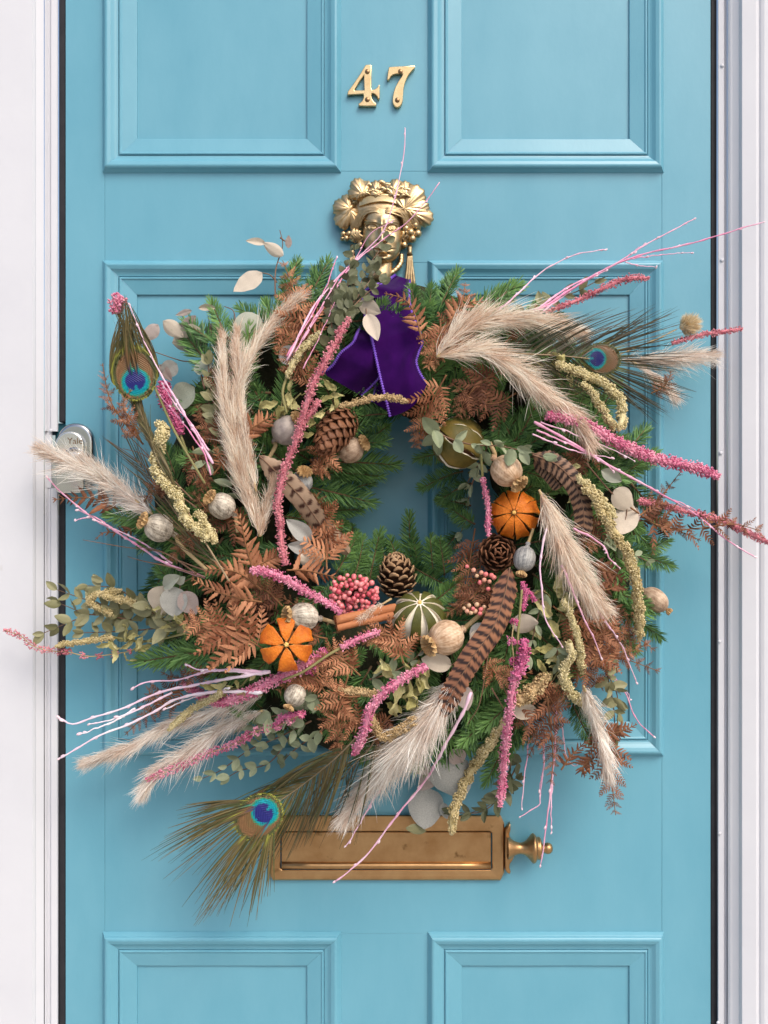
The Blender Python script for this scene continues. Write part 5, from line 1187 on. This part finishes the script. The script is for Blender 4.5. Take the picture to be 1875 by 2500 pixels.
pheasant('pale blotched pheasant feather between the two pink spikes left of centre', [(632, 1112), (680, 1158), (735, 1215), (790, 1290), (852, 1352)], 50, ((.50, .35, .24), (.44, .30, .20), (.075, .03, .02)), off=.034, bars=9, blotch=True)
pheasant('dark barred pheasant feather curving down beside the right orange', [(1300, 1110), (1360, 1135), (1405, 1185), (1425, 1250), (1423, 1322)], 46, ((.34, .20, .13), (.26, .14, .08), (.030, .016, .013)), off=.032, bars=16)
pheasant('long barred brown pheasant feather crossing the bottom of the wreath to the big plume', [(1245, 1385), (1232, 1450), (1205, 1530), (1150, 1610), (1105, 1690), (1078, 1752)], 54, ((.42, .19, .10), (.32, .14, .08), (.040, .022, .020)), off=.040, bars=19)
pheasant('faint barred feather tip seen behind the top of the right pampas plume', [(1305, 1120), (1340, 1150), (1370, 1190)], 40, ((.30, .18, .11), (.24, .13, .08), (.030, .016, .013)), off=.022, bars=9)

# ---------------------------------------------------------------- purple ribbon
rb = thing('velvet_ribbon', 'purple velvet ribbon with stitched edges hanging from the brass head', 'ribbon', P(930, 690, .05))
R4 = lambda pts: [(600 + x * .3617, 500 + y * .3617) for x, y in pts]
def tail(le, re, dl, dr, folds, seed, name='tail', n=60, m=18, bulge=(0, 0)):
    le = spline(np.array([(a, b, 0) for a, b in R4(le)]), n); re = spline(np.array([(a, b, 0) for a, b in R4(re)]), n); s = np.linspace(0, 1, n)
    q = np.linspace(0, 1, m); V = np.zeros((n, m, 3)); gl, gr = [], []
    for i in range(n):
        for j in range(m):
            x, y = le[i, :2] * (1 - q[j]) + re[i, :2] * q[j]; e_ = math.sin(q[j] * math.pi) * max(0, s[i] * 4 - 3); x += bulge[0] * e_; y += bulge[1] * e_
            d = np.interp(s[i], np.linspace(0, 1, len(dl)), dl) * (1 - q[j]) + np.interp(s[i], np.linspace(0, 1, len(dr)), dr) * q[j]
            d += folds * (math.sin(q[j] * 7 + seed + s[i] * 2) * (1 - .6 * s[i]) + .5 * math.sin(q[j] * 13 + s[i] * 5 + seed) * (1 - s[i])) + .004 * math.sin(s[i] * 9 + seed) + .010 * math.sin(q[j] * math.pi)
            V[i, j] = P(x, y, d)
    mb = MB(); mb.add(V.reshape(-1, 3), grid_faces(n, m)); t_ = part(name, mb, rb, None, velvet_m)
    for e in (V[:, 0], V[:, -1]):
        p = spline(e, 260); mb = MB(); add_tube(mb, p, .0015 * (1 + .55 * np.sin(np.arange(260) * 1.5)), 6); part('stitched_edge', mb, t_, None, stitch_m)
    return V
tail([(835, 600), (815, 740), (752, 868), (720, 935), (640, 1000), (585, 1085), (515, 1135)], [(960, 560), (930, 800), (930, 1000), (915, 1140), (780, 1290)], [.07, .11, .145, .15, .145], [.075, .11, .14, .140, .135], .004, 2.0)
tail([(890, 900), (880, 1050), (880, 1200), (850, 1330)], [(1120, 900), (1110, 1050), (1080, 1250), (1010, 1420)], [.11, .125, .13, .12], [.11, .13, .13, .12], .003, 5.0)
tail([(785, 600), (800, 720), (850, 900), (905, 1150), (950, 1330), (975, 1432)], [(1100, 560), (1110, 690), (1188, 905), (1168, 990), (1150, 1060), (1172, 1130), (1222, 1213)], [.095, .13, .155, .160, .160, .156], [.09, .12, .15, .158, .156, .158], .006, .5, bulge=(10, 14))
tail([(1010, 475), (930, 530), (860, 545), (782, 605)], [(1104, 505), (1104, 560), (1104, 610), (1106, 690)], [.055, .085, .105, .115], [.055, .075, .09, .105], .006, 3.0, name='loop')

# ---------------------------------------------------------------- pampas plumes
PA = pampas
PA('tall forked pampas plume standing left of centre', [([(634, 1310), (600, 1180), (572, 1050), (585, 930), (640, 820), (722, 728)], 62), ([(620, 1270), (575, 1120), (552, 990), (545, 900), (542, 815)], 46), ([(625, 1200), (598, 1050), (580, 900), (578, 800)], 32), ([(635, 1310), (650, 1240), (668, 1170)], 38)], pampas_m, off=.032, dens=1.0)
PA('pampas plume pointing left across the door lock', [([(372, 1255), (300, 1205), (220, 1150), (150, 1120), (95, 1095)], 92), ([(340, 1230), (280, 1175), (230, 1140), (205, 1115)], 50)], pampasw_m, off=.022, dens=.9, loose=.8)
PA('pampas plume bent into two arms at the upper right', [([(1066, 872), (1110, 820), (1170, 785), (1250, 775), (1340, 785), (1430, 815)], 92), ([(1066, 872), (1150, 855), (1230, 880), (1310, 945), (1390, 1000), (1440, 1085)], 92)], pampas_m, off=.036, dens=1.05)
PA('white pampas tip pushed out behind the right peacock feather', [([(1500, 880), (1580, 880), (1660, 872), (1745, 868)], 76), ([(1540, 880), (1600, 920), (1650, 970)], 34)], pampasw_m, off=.004, dens=.8, loose=.6)
PA('long pampas plume sweeping down at the right below the orange', [([(1316, 1195), (1345, 1270), (1390, 1370), (1430, 1440), (1475, 1490)], 104), ([(1330, 1210), (1370, 1310), (1420, 1400), (1450, 1480)], 76)], pampas_m, off=.030, dens=1.1)
PA('big pale pampas plume pointing down to the letter plate', [([(1120, 1640), (1060, 1740), (980, 1830), (905, 1910), (835, 2005)], 128), ([(1090, 1680), (1020, 1790), (950, 1880)], 110)], pampasw_m, off=.026, dens=1.15)
PA('thin pampas plume at the far lower left, the upper of two', [([(640, 1695), (540, 1730), (430, 1765), (330, 1815), (210, 1860)], 52)], pampasw_m, off=.012, dens=1.1, loose=.7)
PA('fuller pampas plume at the lower left above the pink spike tip', [([(640, 1735), (560, 1765), (480, 1825), (400, 1870), (350, 1935)], 84)], pampasw_m, off=.018, dens=1.0, loose=.5)
PA('fine white pampas plume hanging at the lower right', [([(1425, 1675), (1450, 1750), (1470, 1820), (1486, 1890)], 56)], pampasw_m, off=.058, dens=1.0)
PA('little tuft of pampas above the cinnamon sticks', [([(955, 1462), (925, 1480), (890, 1500)], 22)], pampas_m, off=.03, dens=.9)
# bunny tail
t_ = thing('bunny_tail_grass', 'fluffy tan bunny tail grass head beside the right rose spike', 'dried grass', P(1675, 795, .06))
n = 1500; th = rng.uniform(0, 2 * math.pi, n); z = rng.uniform(-1, 1, n); e = np.stack([np.sqrt(1 - z * z) * np.cos(th), np.sqrt(1 - z * z) * np.sin(th), z], 1)
ax = nrm([.95, 0, .28]); Bm = basis(ax, FRONT, P(1678, 795, .06)); k = np.linspace(0, 1, 4)
c = e * np.array([26, 17, 17]) * K * .55; dr = nrm(e * np.array([.7, 1, 1]) + np.array([.75, 0, 0])); A = c[:, None] + dr[:, None] * (.0115 * rng.uniform(.6, 1.3, n)[:, None] * k)[..., None]
v, f = strips(A, np.tile(np.array([.0007, .0006, .0004, .0001]), (n, 1)), nrm(np.cross(dr, rng.normal(size=(n, 3)))))
mb = MB(); mb.add(xf(v, Bm), f, 0, np.repeat(rng.uniform(0, 1, n), 8)); vv, ff = sphere((0, 0, 0), 1, 12, 8); mb.add(xf(vv * np.array([24, 15, 15]) * K * .8, Bm), ff, 0, .3); part('fluffy_head', mb, t_, None, bunny_m)
mb = MB(); add_tube(mb, path([(1652, 804), (1610, 825), (1550, 850), (1480, 880)], 0, 16, .056), .0008, 5); part('stem', mb, t_, None, stem_t)

# ---------------------------------------------------------------- painted twigs
TW = twig
TW('pair of pink painted twigs crossing the brass head, the tall one rising to the number', [([(700, 880), (768, 746), (870, 633), (930, 575), (960, 497), (985, 380), (989, 310)], 1), ([(720, 860), (820, 690), (870, 630), (905, 570), (960, 540)], .8), ([(740, 830), (850, 660), (930, 590), (994, 542), (1040, 490), (1074, 446)], 1), ([(700, 870), (760, 770), (800, 690), (821, 628)], .9), ([(740, 900), (790, 800), (820, 730)], .7)], twig_m, off=.042, r=2.0)
TW('fan of pink painted twigs reaching up to the right frame', [([(1295, 766), (1390, 700), (1496, 648), (1590, 590), (1694, 534)], 1), ([(1310, 760), (1420, 690), (1540, 630), (1686, 595), (1865, 542)], 1), ([(1540, 632), (1620, 622), (1690, 616)], .6), ([(1527, 640), (1560, 648), (1606, 651)], .6), ([(1206, 768), (1260, 720), (1306, 677), (1390, 627), (1480, 608)], .9), ([(1530, 630), (1560, 605), (1577, 594)], .5), ([(1300, 780), (1400, 705), (1480, 660)], .9)], twig_m, off=.022, r=2.4)
TW('pink painted twigs slanting down past the left peacock eye', [([(520, 1132), (462, 1032), (425, 967), (389, 905), (346, 818), (316, 745)], 1), ([(510, 1100), (470, 1040), (430, 990), (397, 938)], .8), ([(515, 1160), (500, 1110), (460, 1050), (390, 965)], .7)], twig_m, off=.052, r=2.5)
TW('pink painted twig with a forked end below the lock', [([(500, 1410), (398, 1373), (344, 1336), (282, 1297), (217, 1257), (152, 1203), (114, 1165)], 1), ([(290, 1300), (240, 1268), (190, 1245)], .8), ([(225, 1262), (200, 1266), (182, 1272)], .7), ([(420, 1375), (330, 1315), (230, 1270)], .8)], twig_m, off=.018, r=2.7)
TW('bundle of pale pink painted twigs fanning to the lower left', [([(660, 1640), (588, 1651), (480, 1672), (392, 1690), (300, 1730), (235, 1749), (176, 1768), (143, 1751)], 1), ([(420, 1690), (330, 1735), (260, 1760), (215, 1768)], .8), ([(330, 1730), (270, 1765), (196, 1792)], .8), ([(640, 1690), (520, 1690), (431, 1706), (376, 1737), (313, 1768), (251, 1792), (196, 1823), (141, 1853)], 1), ([(640, 1640), (525, 1635), (439, 1659), (360, 1666), (323, 1681)], .9), ([(640, 1646), (549, 1637), (480, 1634), (453, 1622)], .9), ([(560, 1680), (480, 1700), (400, 1732)], .8)], twigw_m, off=.030, r=3.3)
TW('long pink painted twig hanging across the letter plate', [([(1150, 1690), (1130, 1740), (1071, 1850), (1033, 1913), (963, 1996), (894, 2090), (815, 2155)], 1)], twig_m, off=.036, r=3.0)
TW('short pink painted twig left of the long one over the letter plate', [([(960, 1880), (938, 1913), (894, 1983), (846, 2068)], 1)], twig_m, off=.02, r=2.7)
TW('straight pink painted twig hanging beside the letter plate knob', [([(1356, 1720), (1358, 1763), (1352, 1850), (1345, 1920), (1333, 2016), (1321, 2113)], 1), ([(1350, 1890), (1346, 1960), (1347, 2034)], .8)], twig_m, off=.026, r=2.5)
TW('thin pink painted twig hanging left of the fern, ending in a hook to the left', [([(1328, 1790), (1326, 1872), (1318, 1945), (1313, 1967), (1271, 1994)], 1), ([(1326, 1880), (1320, 1910), (1316, 1930)], .6)], twig_m, off=.022, r=2.2)
TW('thinnest hanging pink twig next to the magenta spike', [([(1293, 1740), (1289, 1822), (1280, 1900), (1276, 1940), (1274, 1974)], 1)], twig_m, off=.020, r=2.0)
TW('hooked pink painted twig curling up near the lower right panel corner', [([(1371, 1750), (1375, 1800), (1383, 1847), (1403, 1870), (1423, 1850)], 1)], twig_m, off=.020, r=2.0)
TW('pink painted twig reaching down right to the panel corner', [([(1470, 1600), (1493, 1643), (1527, 1693), (1552, 1753), (1592, 1797)], 1), ([(1500, 1660), (1530, 1690), (1540, 1710)], .6)], twig_m, off=.026, r=2.2)
TW('pale pink painted twig dropping from the right orange to the straw tassels', [([(1335, 1290), (1328, 1320), (1319, 1380), (1323, 1449), (1333, 1514), (1373, 1579)], 1)], twigw_m, off=.040, r=2.3)
TW('pink painted twig left of the big right pampas plume tip', [([(1370, 1380), (1388, 1415), (1418, 1494), (1448, 1554), (1475, 1623)], 1)], twig_m, off=.038, r=2.4)
TW('pink painted twig from the right pampas tip through the fern tangle', [([(1440, 1460), (1448, 1479), (1483, 1524), (1522, 1584), (1555, 1668)], 1)], twig_m, off=.034, r=2.2)
TW('long pink painted twigs crossing the right edge to the white frame', [([(1304, 1030), (1368, 1065), (1458, 1119), (1547, 1169), (1647, 1224), (1711, 1264), (1771, 1316), (1846, 1362)], 1), ([(1310, 1050), (1380, 1080), (1440, 1110), (1500, 1150)], .8), ([(1320, 1030), (1400, 1060), (1490, 1095), (1550, 1125)], .6), ([(1640, 1220), (1690, 1240), (1715, 1270)], .6), ([(1300, 1060), (1400, 1100), (1500, 1120)], .7)], twig_m, off=.034, r=2.6)
TW('small forked pink painted twig over the middle of the right plume', [([(1400, 1290), (1438, 1308), (1475, 1335), (1490, 1365), (1515, 1386)], 1), ([(1475, 1335), (1480, 1350)], .6)], twig_m, off=.044, r=2.3)

for lab, lines in (('thin dark grass blades reaching left below the left grey poppy', [[(480, 1400), (400, 1350), (300, 1335), (202, 1318)], [(500, 1410), (420, 1385), (350, 1370), (312, 1359)], [(520, 1400), (440, 1370), (390, 1345), (340, 1335)]]),
                   ('thin dark grass blades slanting up beside the lock', [[(480, 1240), (400, 1180), (330, 1120), (262, 1074)], [(470, 1220), (400, 1150), (350, 1110), (300, 1095)], [(430, 1190), (350, 1100), (310, 1060), (292, 1040)]]),
                   ('fine wiry stems hanging over the green fir below the long barred feather', [[(1195, 1570), (1185, 1640), (1170, 1720), (1140, 1770)], [(1200, 1680), (1230, 1730), (1250, 1760)], [(1165, 1540), (1130, 1600), (1080, 1640)]])):
    t_ = thing('grass_blades', lab, 'dried grass', path(lines[0], .02, 8)[0], 'thin dried grass in the wreath')
    for ln in lines:
        mb = MB(); add_tube(mb, path(ln, .022, 26), np.linspace(.0011, .0004, 26), 5); part('blade', mb, t_, None, stem_b)

# ---------------------------------------------------------------- amaranth
AM = amaranth
AM('long pink amaranth rope winding down the left inner side', [(853, 775), (824, 826), (792, 887), (766, 934), (745, 999), (719, 1086), (695, 1145), (678, 1231), (684, 1275), (687, 1326), (698, 1380)], 25, ampr_m, off=.046, tail=.9)
AM('short rose amaranth tip beside the long rope above the grey poppy', [(779, 976), (765, 1000), (745, 1026), (728, 1070)], 22, ampr_m, off=.044, tail=.8)
AM('pink amaranth spike pointing up left beside the pink berries', [(610, 1392), (658, 1398), (702, 1416), (749, 1445), (803, 1474), (832, 1498)], 27, amp_m, off=.044, tail=.6)
AM('long bright pink amaranth spike reaching right to the door edge', [(1757, 1164), (1686, 1139), (1597, 1119), (1498, 1075), (1418, 1030), (1335, 1012)], 32, amp_m, off=.036, tail=.8)
AM('thin pink amaranth spike running off the right edge of the frame', [(1878, 1326), (1796, 1286), (1736, 1264), (1637, 1239), (1560, 1222)], 24, ampr_m, off=.022, tail=.8)
AM('pink amaranth spike pointing up right under the painted twigs', [(1586, 679), (1527, 681), (1464, 708), (1401, 737), (1330, 762)], 22, ampr_m, off=.022, tail=.5)
AM('rose amaranth spike beside the bunny tail at the far right', [(1813, 803), (1760, 810), (1712, 818), (1640, 838)], 17, ampr_m, off=.012, tail=.9)
AM('pink amaranth clump at the tip of the left peacock feather', [(298, 722), (290, 735), (284, 748), (287, 765)], 44, amp_m, off=.046, tail=.8, stem=[(330, 850), (380, 950), (430, 1060), (500, 1180)])
AM('magenta amaranth half hidden behind the left pink twigs', [(398, 935), (405, 975), (425, 1010), (440, 1060)], 38, ampd_m, off=.000, tail=.6, stem=[(470, 1140)])
AM('rose amaranth tail with beads, reaching left over the white frame', [(10, 1538), (51, 1553), (78, 1576), (118, 1588), (165, 1592), (212, 1602), (255, 1600), (320, 1590)], 18, ampr_m, off=.012, tail=.8, sparse=.52)
AM('thick pink amaranth branch curving below the flower shaped orange', [(443, 1664), (478, 1688), (529, 1713), (580, 1702), (627, 1682), (687, 1652), (769, 1609)], 29, amp_m, off=.022, tail=1.4)
AM('bright pink amaranth spike with the tip at the lower left panel edge', [(356, 1906), (431, 1874), (509, 1839), (565, 1820), (628, 1785), (668, 1777), (736, 1744)], 24, amp_m, off=.026, tail=.9, sparse=.62)
AM('curved pink amaranth spike pointing down in the bottom middle', [(862, 1842), (887, 1793), (903, 1734), (942, 1687), (993, 1652), (1042, 1626)], 27, amp_m, off=.044, tail=.9)
AM('long pink amaranth tassel hanging in front of the green stem', [(1221, 1970), (1227, 1900), (1232, 1830), (1240, 1773), (1249, 1698), (1262, 1640)], 25, amp_m, off=.042, tail=.9, stem=[(1264, 1560), (1274, 1440)])
AM('magenta lumpy amaranth on the upper part of the hanging tassel', [(1278, 1560), (1280, 1590), (1272, 1630), (1258, 1650)], 30, ampd_m, off=.046, tail=.9)
AM('second magenta lumpy amaranth beside the green stem, the left one', [(1256, 1510), (1250, 1560), (1254, 1610), (1252, 1660)], 22, ampd_m, off=.040, tail=.9, sparse=.05)
AM('small magenta amaranth fork under the grey blue poppy', [(1275, 1490), (1284, 1450), (1274, 1420)], 18, ampd_m, off=.034, tail=.9)
AM('tiny magenta amaranth shoot right of the small fork', [(1308, 1468), (1296, 1448), (1284, 1440)], 14, ampd_m, off=.034, tail=.9)
AM('narrow pink amaranth hanging left of the right orange', [(1192, 1310), (1192, 1270), (1190, 1225), (1178, 1165)], 19, amp_m, off=.042, tail=.7, stem=[(1174, 1110)])
AM('short loose pink amaranth sprig below the cinnamon', [(928, 1542), (900, 1550), (870, 1562), (832, 1582)], 21, amp_m, off=.036, tail=.9, stem=[(800, 1600), (740, 1640), (690, 1660)])
AM('magenta amaranth tuft right of the flower shaped orange', [(800, 1590), (780, 1600), (765, 1625), (745, 1640)], 30, ampd_m, off=.020, tail=.9)
AM('magenta amaranth bits under the small white poppy', [(745, 1742), (715, 1748), (690, 1752), (670, 1775)], 22, ampd_m, off=.022, tail=.9, sparse=.0)
yg = 'straw coloured amaranth in the wreath'
def Y(*a, **k):
    a = list(a); a[2] *= 1.12
    return amaranth(*a, style='knob', group=yg, name='straw_amaranth', **k)
Y('thick straw amaranth rope running down below the left peacock eye', [(383, 1033), (398, 1050), (391, 1080), (381, 1108), (382, 1145), (398, 1170), (420, 1195), (438, 1224), (456, 1268), (481, 1293), (508, 1316)], 33, amo_m, off=.050, tail=.8)
Y('shorter straw amaranth branch right of the left rope end', [(478, 1252), (500, 1275), (515, 1300), (528, 1322)], 26, amo_m, off=.040, tail=.9)
Y('thin straw amaranth spike pointing up between fern and pink rope', [(781, 812), (752, 840), (727, 869), (712, 893), (700, 920)], 22, amo_m, off=.040, tail=.7, stem=[(690, 960), (700, 1010)])
Y('level straw amaranth spike crossing the foot of the ribbon', [(995, 979), (947, 970), (907, 973), (853, 987), (830, 990)], 20, amb_m, off=.052, tail=.7)
Y('straw amaranth rope looping down under the right peacock feather', [(1512, 1052), (1520, 1012), (1512, 975), (1475, 940), (1411, 908), (1360, 890)], 29, amo_m, off=.036, tail=.8)
Y('inner straw amaranth beside that loop, the shorter one', [(1501, 1050), (1478, 1010), (1462, 985), (1445, 955), (1420, 935)], 24, amo_m, off=.030, tail=.9)
Y('pale straw amaranth between the dark feather and the right rope', [(1503, 1262), (1478, 1234), (1448, 1196), (1410, 1165)], 24, amo_m, off=.040, tail=.8)
Y('long straw amaranth rope hanging down the right side', [(1562, 1562), (1558, 1470), (1547, 1398), (1524, 1338), (1490, 1283), (1458, 1229), (1430, 1190)], 29, amy_m, off=.042, tail=.9)
Y('straw amaranth tassel hanging right of the sage leaves', [(1423, 1643), (1413, 1579), (1398, 1514), (1376, 1466)], 22, amo_m, off=.036, tail=.8)
Y('forked straw amaranth curling down to the fine white plume', [(1450, 1752), (1428, 1718), (1395, 1693), (1375, 1645), (1393, 1600), (1392, 1570)], 26, amo_m, off=.040, tail=.9)
Y('knobbly straw amaranth clump left of the fork', [(1262, 1712), (1290, 1695), (1315, 1672), (1335, 1645)], 42, amb_m, off=.034, tail=.5)
Y('straw amaranth tail ending in a thin tip over the letter plate', [(1104, 2038), (1105, 1991), (1125, 1937), (1154, 1877), (1194, 1817), (1228, 1770), (1245, 1750)], 29, amy_m, off=.020, tail=.9)
Y('straw amaranth loop among the left olive leaves', [(296, 1440), (265, 1446), (235, 1451), (215, 1469), (235, 1482), (274, 1500)], 20, amy_m, off=.018, tail=.9)
Y('straw amaranth spike above that loop, pointing right', [(347, 1484), (306, 1467), (275, 1460), (250, 1452)], 23, amy_m, off=.024, tail=.8)
Y('pale straw amaranth spike lying level across the black seal', [(135, 1577), (188, 1568), (235, 1563), (276, 1556)], 19, amy_m, off=.016, tail=.9, stem=[(353, 1566), (452, 1547)])
Y('straw amaranth spike pointing down left from the pink bend', [(412, 1784), (443, 1753), (478, 1725), (518, 1706), (540, 1690)], 21, amo_m, off=.032, tail=.9)
Y('tan amaranth spike lying level behind the lower pink spike', [(935, 1698), (900, 1693), (860, 1688), (825, 1682)], 24, amb_m, off=.030, tail=.7)
Y('hook shaped tan amaranth under the pampas plume', [(908, 1745), (916, 1775), (930, 1795), (950, 1799), (975, 1783), (1010, 1758)], 27, amb_m, off=.028, tail=1.3)
Y('thin tan amaranth tip below the hooked one', [(905, 1848), (925, 1832), (950, 1815), (980, 1795)], 18, amb_m, off=.014, tail=.9)

# ---------------------------------------------------------------- fruit
fruit('dried_orange', 'dried orange cut open like a flower, left of the bottom', 'dried orange', (699, 1573), 60, (.10, -1, .10), 6, .93, [orange_m, orin_m], orcore_m, th1=1.28, flare=.0, widen=-.26, squash=.52, roll=.55, corer=.55, thick=.16, group='dried oranges', sink=.20, off=.034, gaps=[1.02, .92, 1.06, .9, 1, .94])
fruit('dried_orange', 'round dried orange with dark slits on the right side', 'dried orange', (1256, 1256), 52, (-.16, -1, .10), 9, .97, [orange_m, orin_m], orcore_m, th1=2.7, lens=.15, widen=-.02, squash=.92, roll=.2, corer=.84, thick=.10, group='dried oranges', sink=.12, off=.008)
fruit('dried_lime', 'bronzed dried lime with a pale cut edge at the upper right of the hole', 'dried lime', (1119, 1080), 56, (-.95, -.35, .62), 7, .97, [limeb_m, pith_m], limecore_m, th1=2.85, widen=.0, squash=1.05, roll=.9, corer=.80, thick=.16, group='dried limes', sink=.06, off=.006, lens=.10, gaps=[1, 1, .95, .62, 1, 1, 1])
fruit('dried_lime', 'dark green dried lime with white slits at the bottom centre', 'dried lime', (1022, 1508), 61, (.02, -.72, .75), 9, .88, [lime_m, pith_m], pith_m, th1=2.8, lens=.36, lip=.02, widen=-.02, squash=.92, roll=.35, corer=.91, thick=.10, group='dried limes', sink=.10, off=.006)

# ---------------------------------------------------------------- pine cones
cone('reddish brown closed pine cone under the ribbon', (826, 1042), 50, (-.45, -.40, -.70), n=84, hgt=1.25, m=(coner_m, coner_m), open_=.62, off=.008, tip=False)
cone('open pine cone with tan tipped scales beside the pink berries', (970, 1412), 48, (-.12, -.40, .95), n=72, hgt=1.0, off=.014, open_=.95)
cone('dark pine cone seen end on below the right orange', (1212, 1350), 44, (.05, -1, .12), n=56, hgt=.85, m=(cone_m, coner_m), off=.008)
cone('small dark pine cone tucked behind the flower shaped orange', (655, 1505), 36, (-.3, -.7, .6), n=50, hgt=1.0, m=(cone_m, cone_m), off=-.006, tip=False)

# ---------------------------------------------------------------- poppy heads
PP = poppy
PP('grey purple poppy head touching the long pink rope', (699, 1051), 35, (.62, -.5), [(672, 1090), (650, 1130)], podp_m, off=.016)
PP('blotched tan poppy head beside the reddish pine cone', (855, 1098), 33, (.75, -.35), [(812, 1120), (790, 1150)], podb_m, off=.018, toward=.15, squash=.95)
PP('pale poppy head above the big middle fern', (736, 1178), 27, (.25, -.70), [(733, 1230)], podg_m, off=.020, toward=.45, crown=1.15)
PP('small streaked poppy head right of the straw rope', (543, 1236), 31, (-.55, -.45), [(580, 1300)], pod_m, off=.024)
PP('streaked poppy head on a long stem at the left', (389, 1289), 34, (-.80, -.42), [(440, 1330), (505, 1392)], pod_m, off=.030)
PP('ribbed poppy head left of the cinnamon sticks', (742, 1506), 34, (-.9, -.15), [(800, 1515), (830, 1524)], pod_m, off=.030, toward=.30)
PP('large smooth tan poppy head beside the green lime', (1090, 1556), 41, (-.85, .32), [(1150, 1520), (1185, 1490)], podt_m, off=.030, toward=.35)
PP('small white streaked poppy head low in the wreath', (721, 1697), 26, (-.45, .85), [(745, 1650)], pod_m, off=.024, crown=.8)
PP('tan poppy head hanging above the right orange', (1236, 1149), 37, (.62, .72), [(1208, 1108), (1195, 1080)], podt_m, off=.030, toward=.3)
PP('narrow blue grey poppy head below the right orange', (1281, 1364), 26, (-.25, .90), [(1296, 1308), (1302, 1290)], podg_m, off=.030, toward=.1, squash=1.15, crown=.8)
PP('long brown poppy head sticking out at the far right', (1598, 1464), 29, (.72, .62), [(1564, 1424), (1540, 1390)], podb_m, off=.008, toward=.05, squash=1.25, crown=.5)

# ---------------------------------------------------------------- berries and cinnamon
pts = []
for k in range(400):
    x, y = rg.uniform(806, 922), rg.uniform(1404, 1500); z = rg.uniform(0, 26)
    e = ((x - 862) / 62) ** 2 + ((y - 1453) / 50) ** 2
    if e < 1 and all((x - q[0]) ** 2 + (y - q[1]) ** 2 + (z - q[2]) ** 2 > 10.2 ** 2 for q in pts): pts.append((x, y, z * (1.25 - e)))
berries('dense cluster of pink berries in the middle of the wreath', (865, 1450), pts, 5.8, berry_m, off=.030)
berries('loose cream and red berries below the dark pine cone', (1180, 1410), [(1140, 1383, 0), (1156, 1392, 3), (1164, 1406, 5), (1175, 1398, 2), (1182, 1416, 6), (1172, 1422, 0), (1195, 1420, 4), (1206, 1410, 2), (1192, 1438, 3), (1208, 1449, 4), (1200, 1405, 0), (1186, 1402, 5)], 5.0, berryc_m, off=.034)
berries('loose cream and pink berries beside the tan poppy stem', (1160, 1484), [(1133, 1485, 0), (1145, 1478, 3), (1155, 1486, 5), (1164, 1476, 1), (1174, 1488, 4), (1182, 1482, 2), (1150, 1496, 2), (1172, 1498, 5), (1160, 1492, 0), (1140, 1492, 3)], 5.0, berryc_m, off=.034)
for lab, (a_, b_, r_) in (('upper cinnamon stick of the pair beside the berries', ((818, 1514), (966, 1484), 10.2)), ('lower cinnamon stick of the pair beside the berries', ((822, 1532), (960, 1502), 9))):
    p0, p1 = P(*a_, surf(*a_) + .026 - (0 if 'upper' in lab else .004)), P(*b_, surf(*b_) + .022 - (0 if 'upper' in lab else .004))
    t_ = thing('cinnamon_stick', lab, 'cinnamon stick', (p0 + p1) / 2, 'cinnamon sticks in the wreath')
    ax = p1 - p0; Ln = np.linalg.norm(ax); Bm = basis(ax, FRONT, p0); R = r_ * K
    s = np.linspace(0, 1, 24); u = np.linspace(0, 1, 40)
    ang = -math.pi * 1.55 + u * math.pi * 3.1; sp = R * (.45 + .55 * np.sin(np.pi * u) ** .6)   # bark rolled in from both edges
    U, Sx = np.meshgrid(np.arange(40), s, indexing='xy')
    wob = 1 + .05 * np.sin(Sx * 11 + U * .3) + .03 * np.sin(Sx * 29)
    for lay, (sc, nm) in enumerate(((1.0, 'bark_roll'),)):
        V = np.stack([Sx * Ln, sp[U] * wob * np.cos(ang[U] + math.pi / 2), sp[U] * wob * np.sin(ang[U] + math.pi / 2) * .95], -1)
        mb = MB(); mb.add(xf(V.reshape(-1, 3), Bm), grid_faces(24, 40)); part(nm, mb, t_, None, cinn_m)
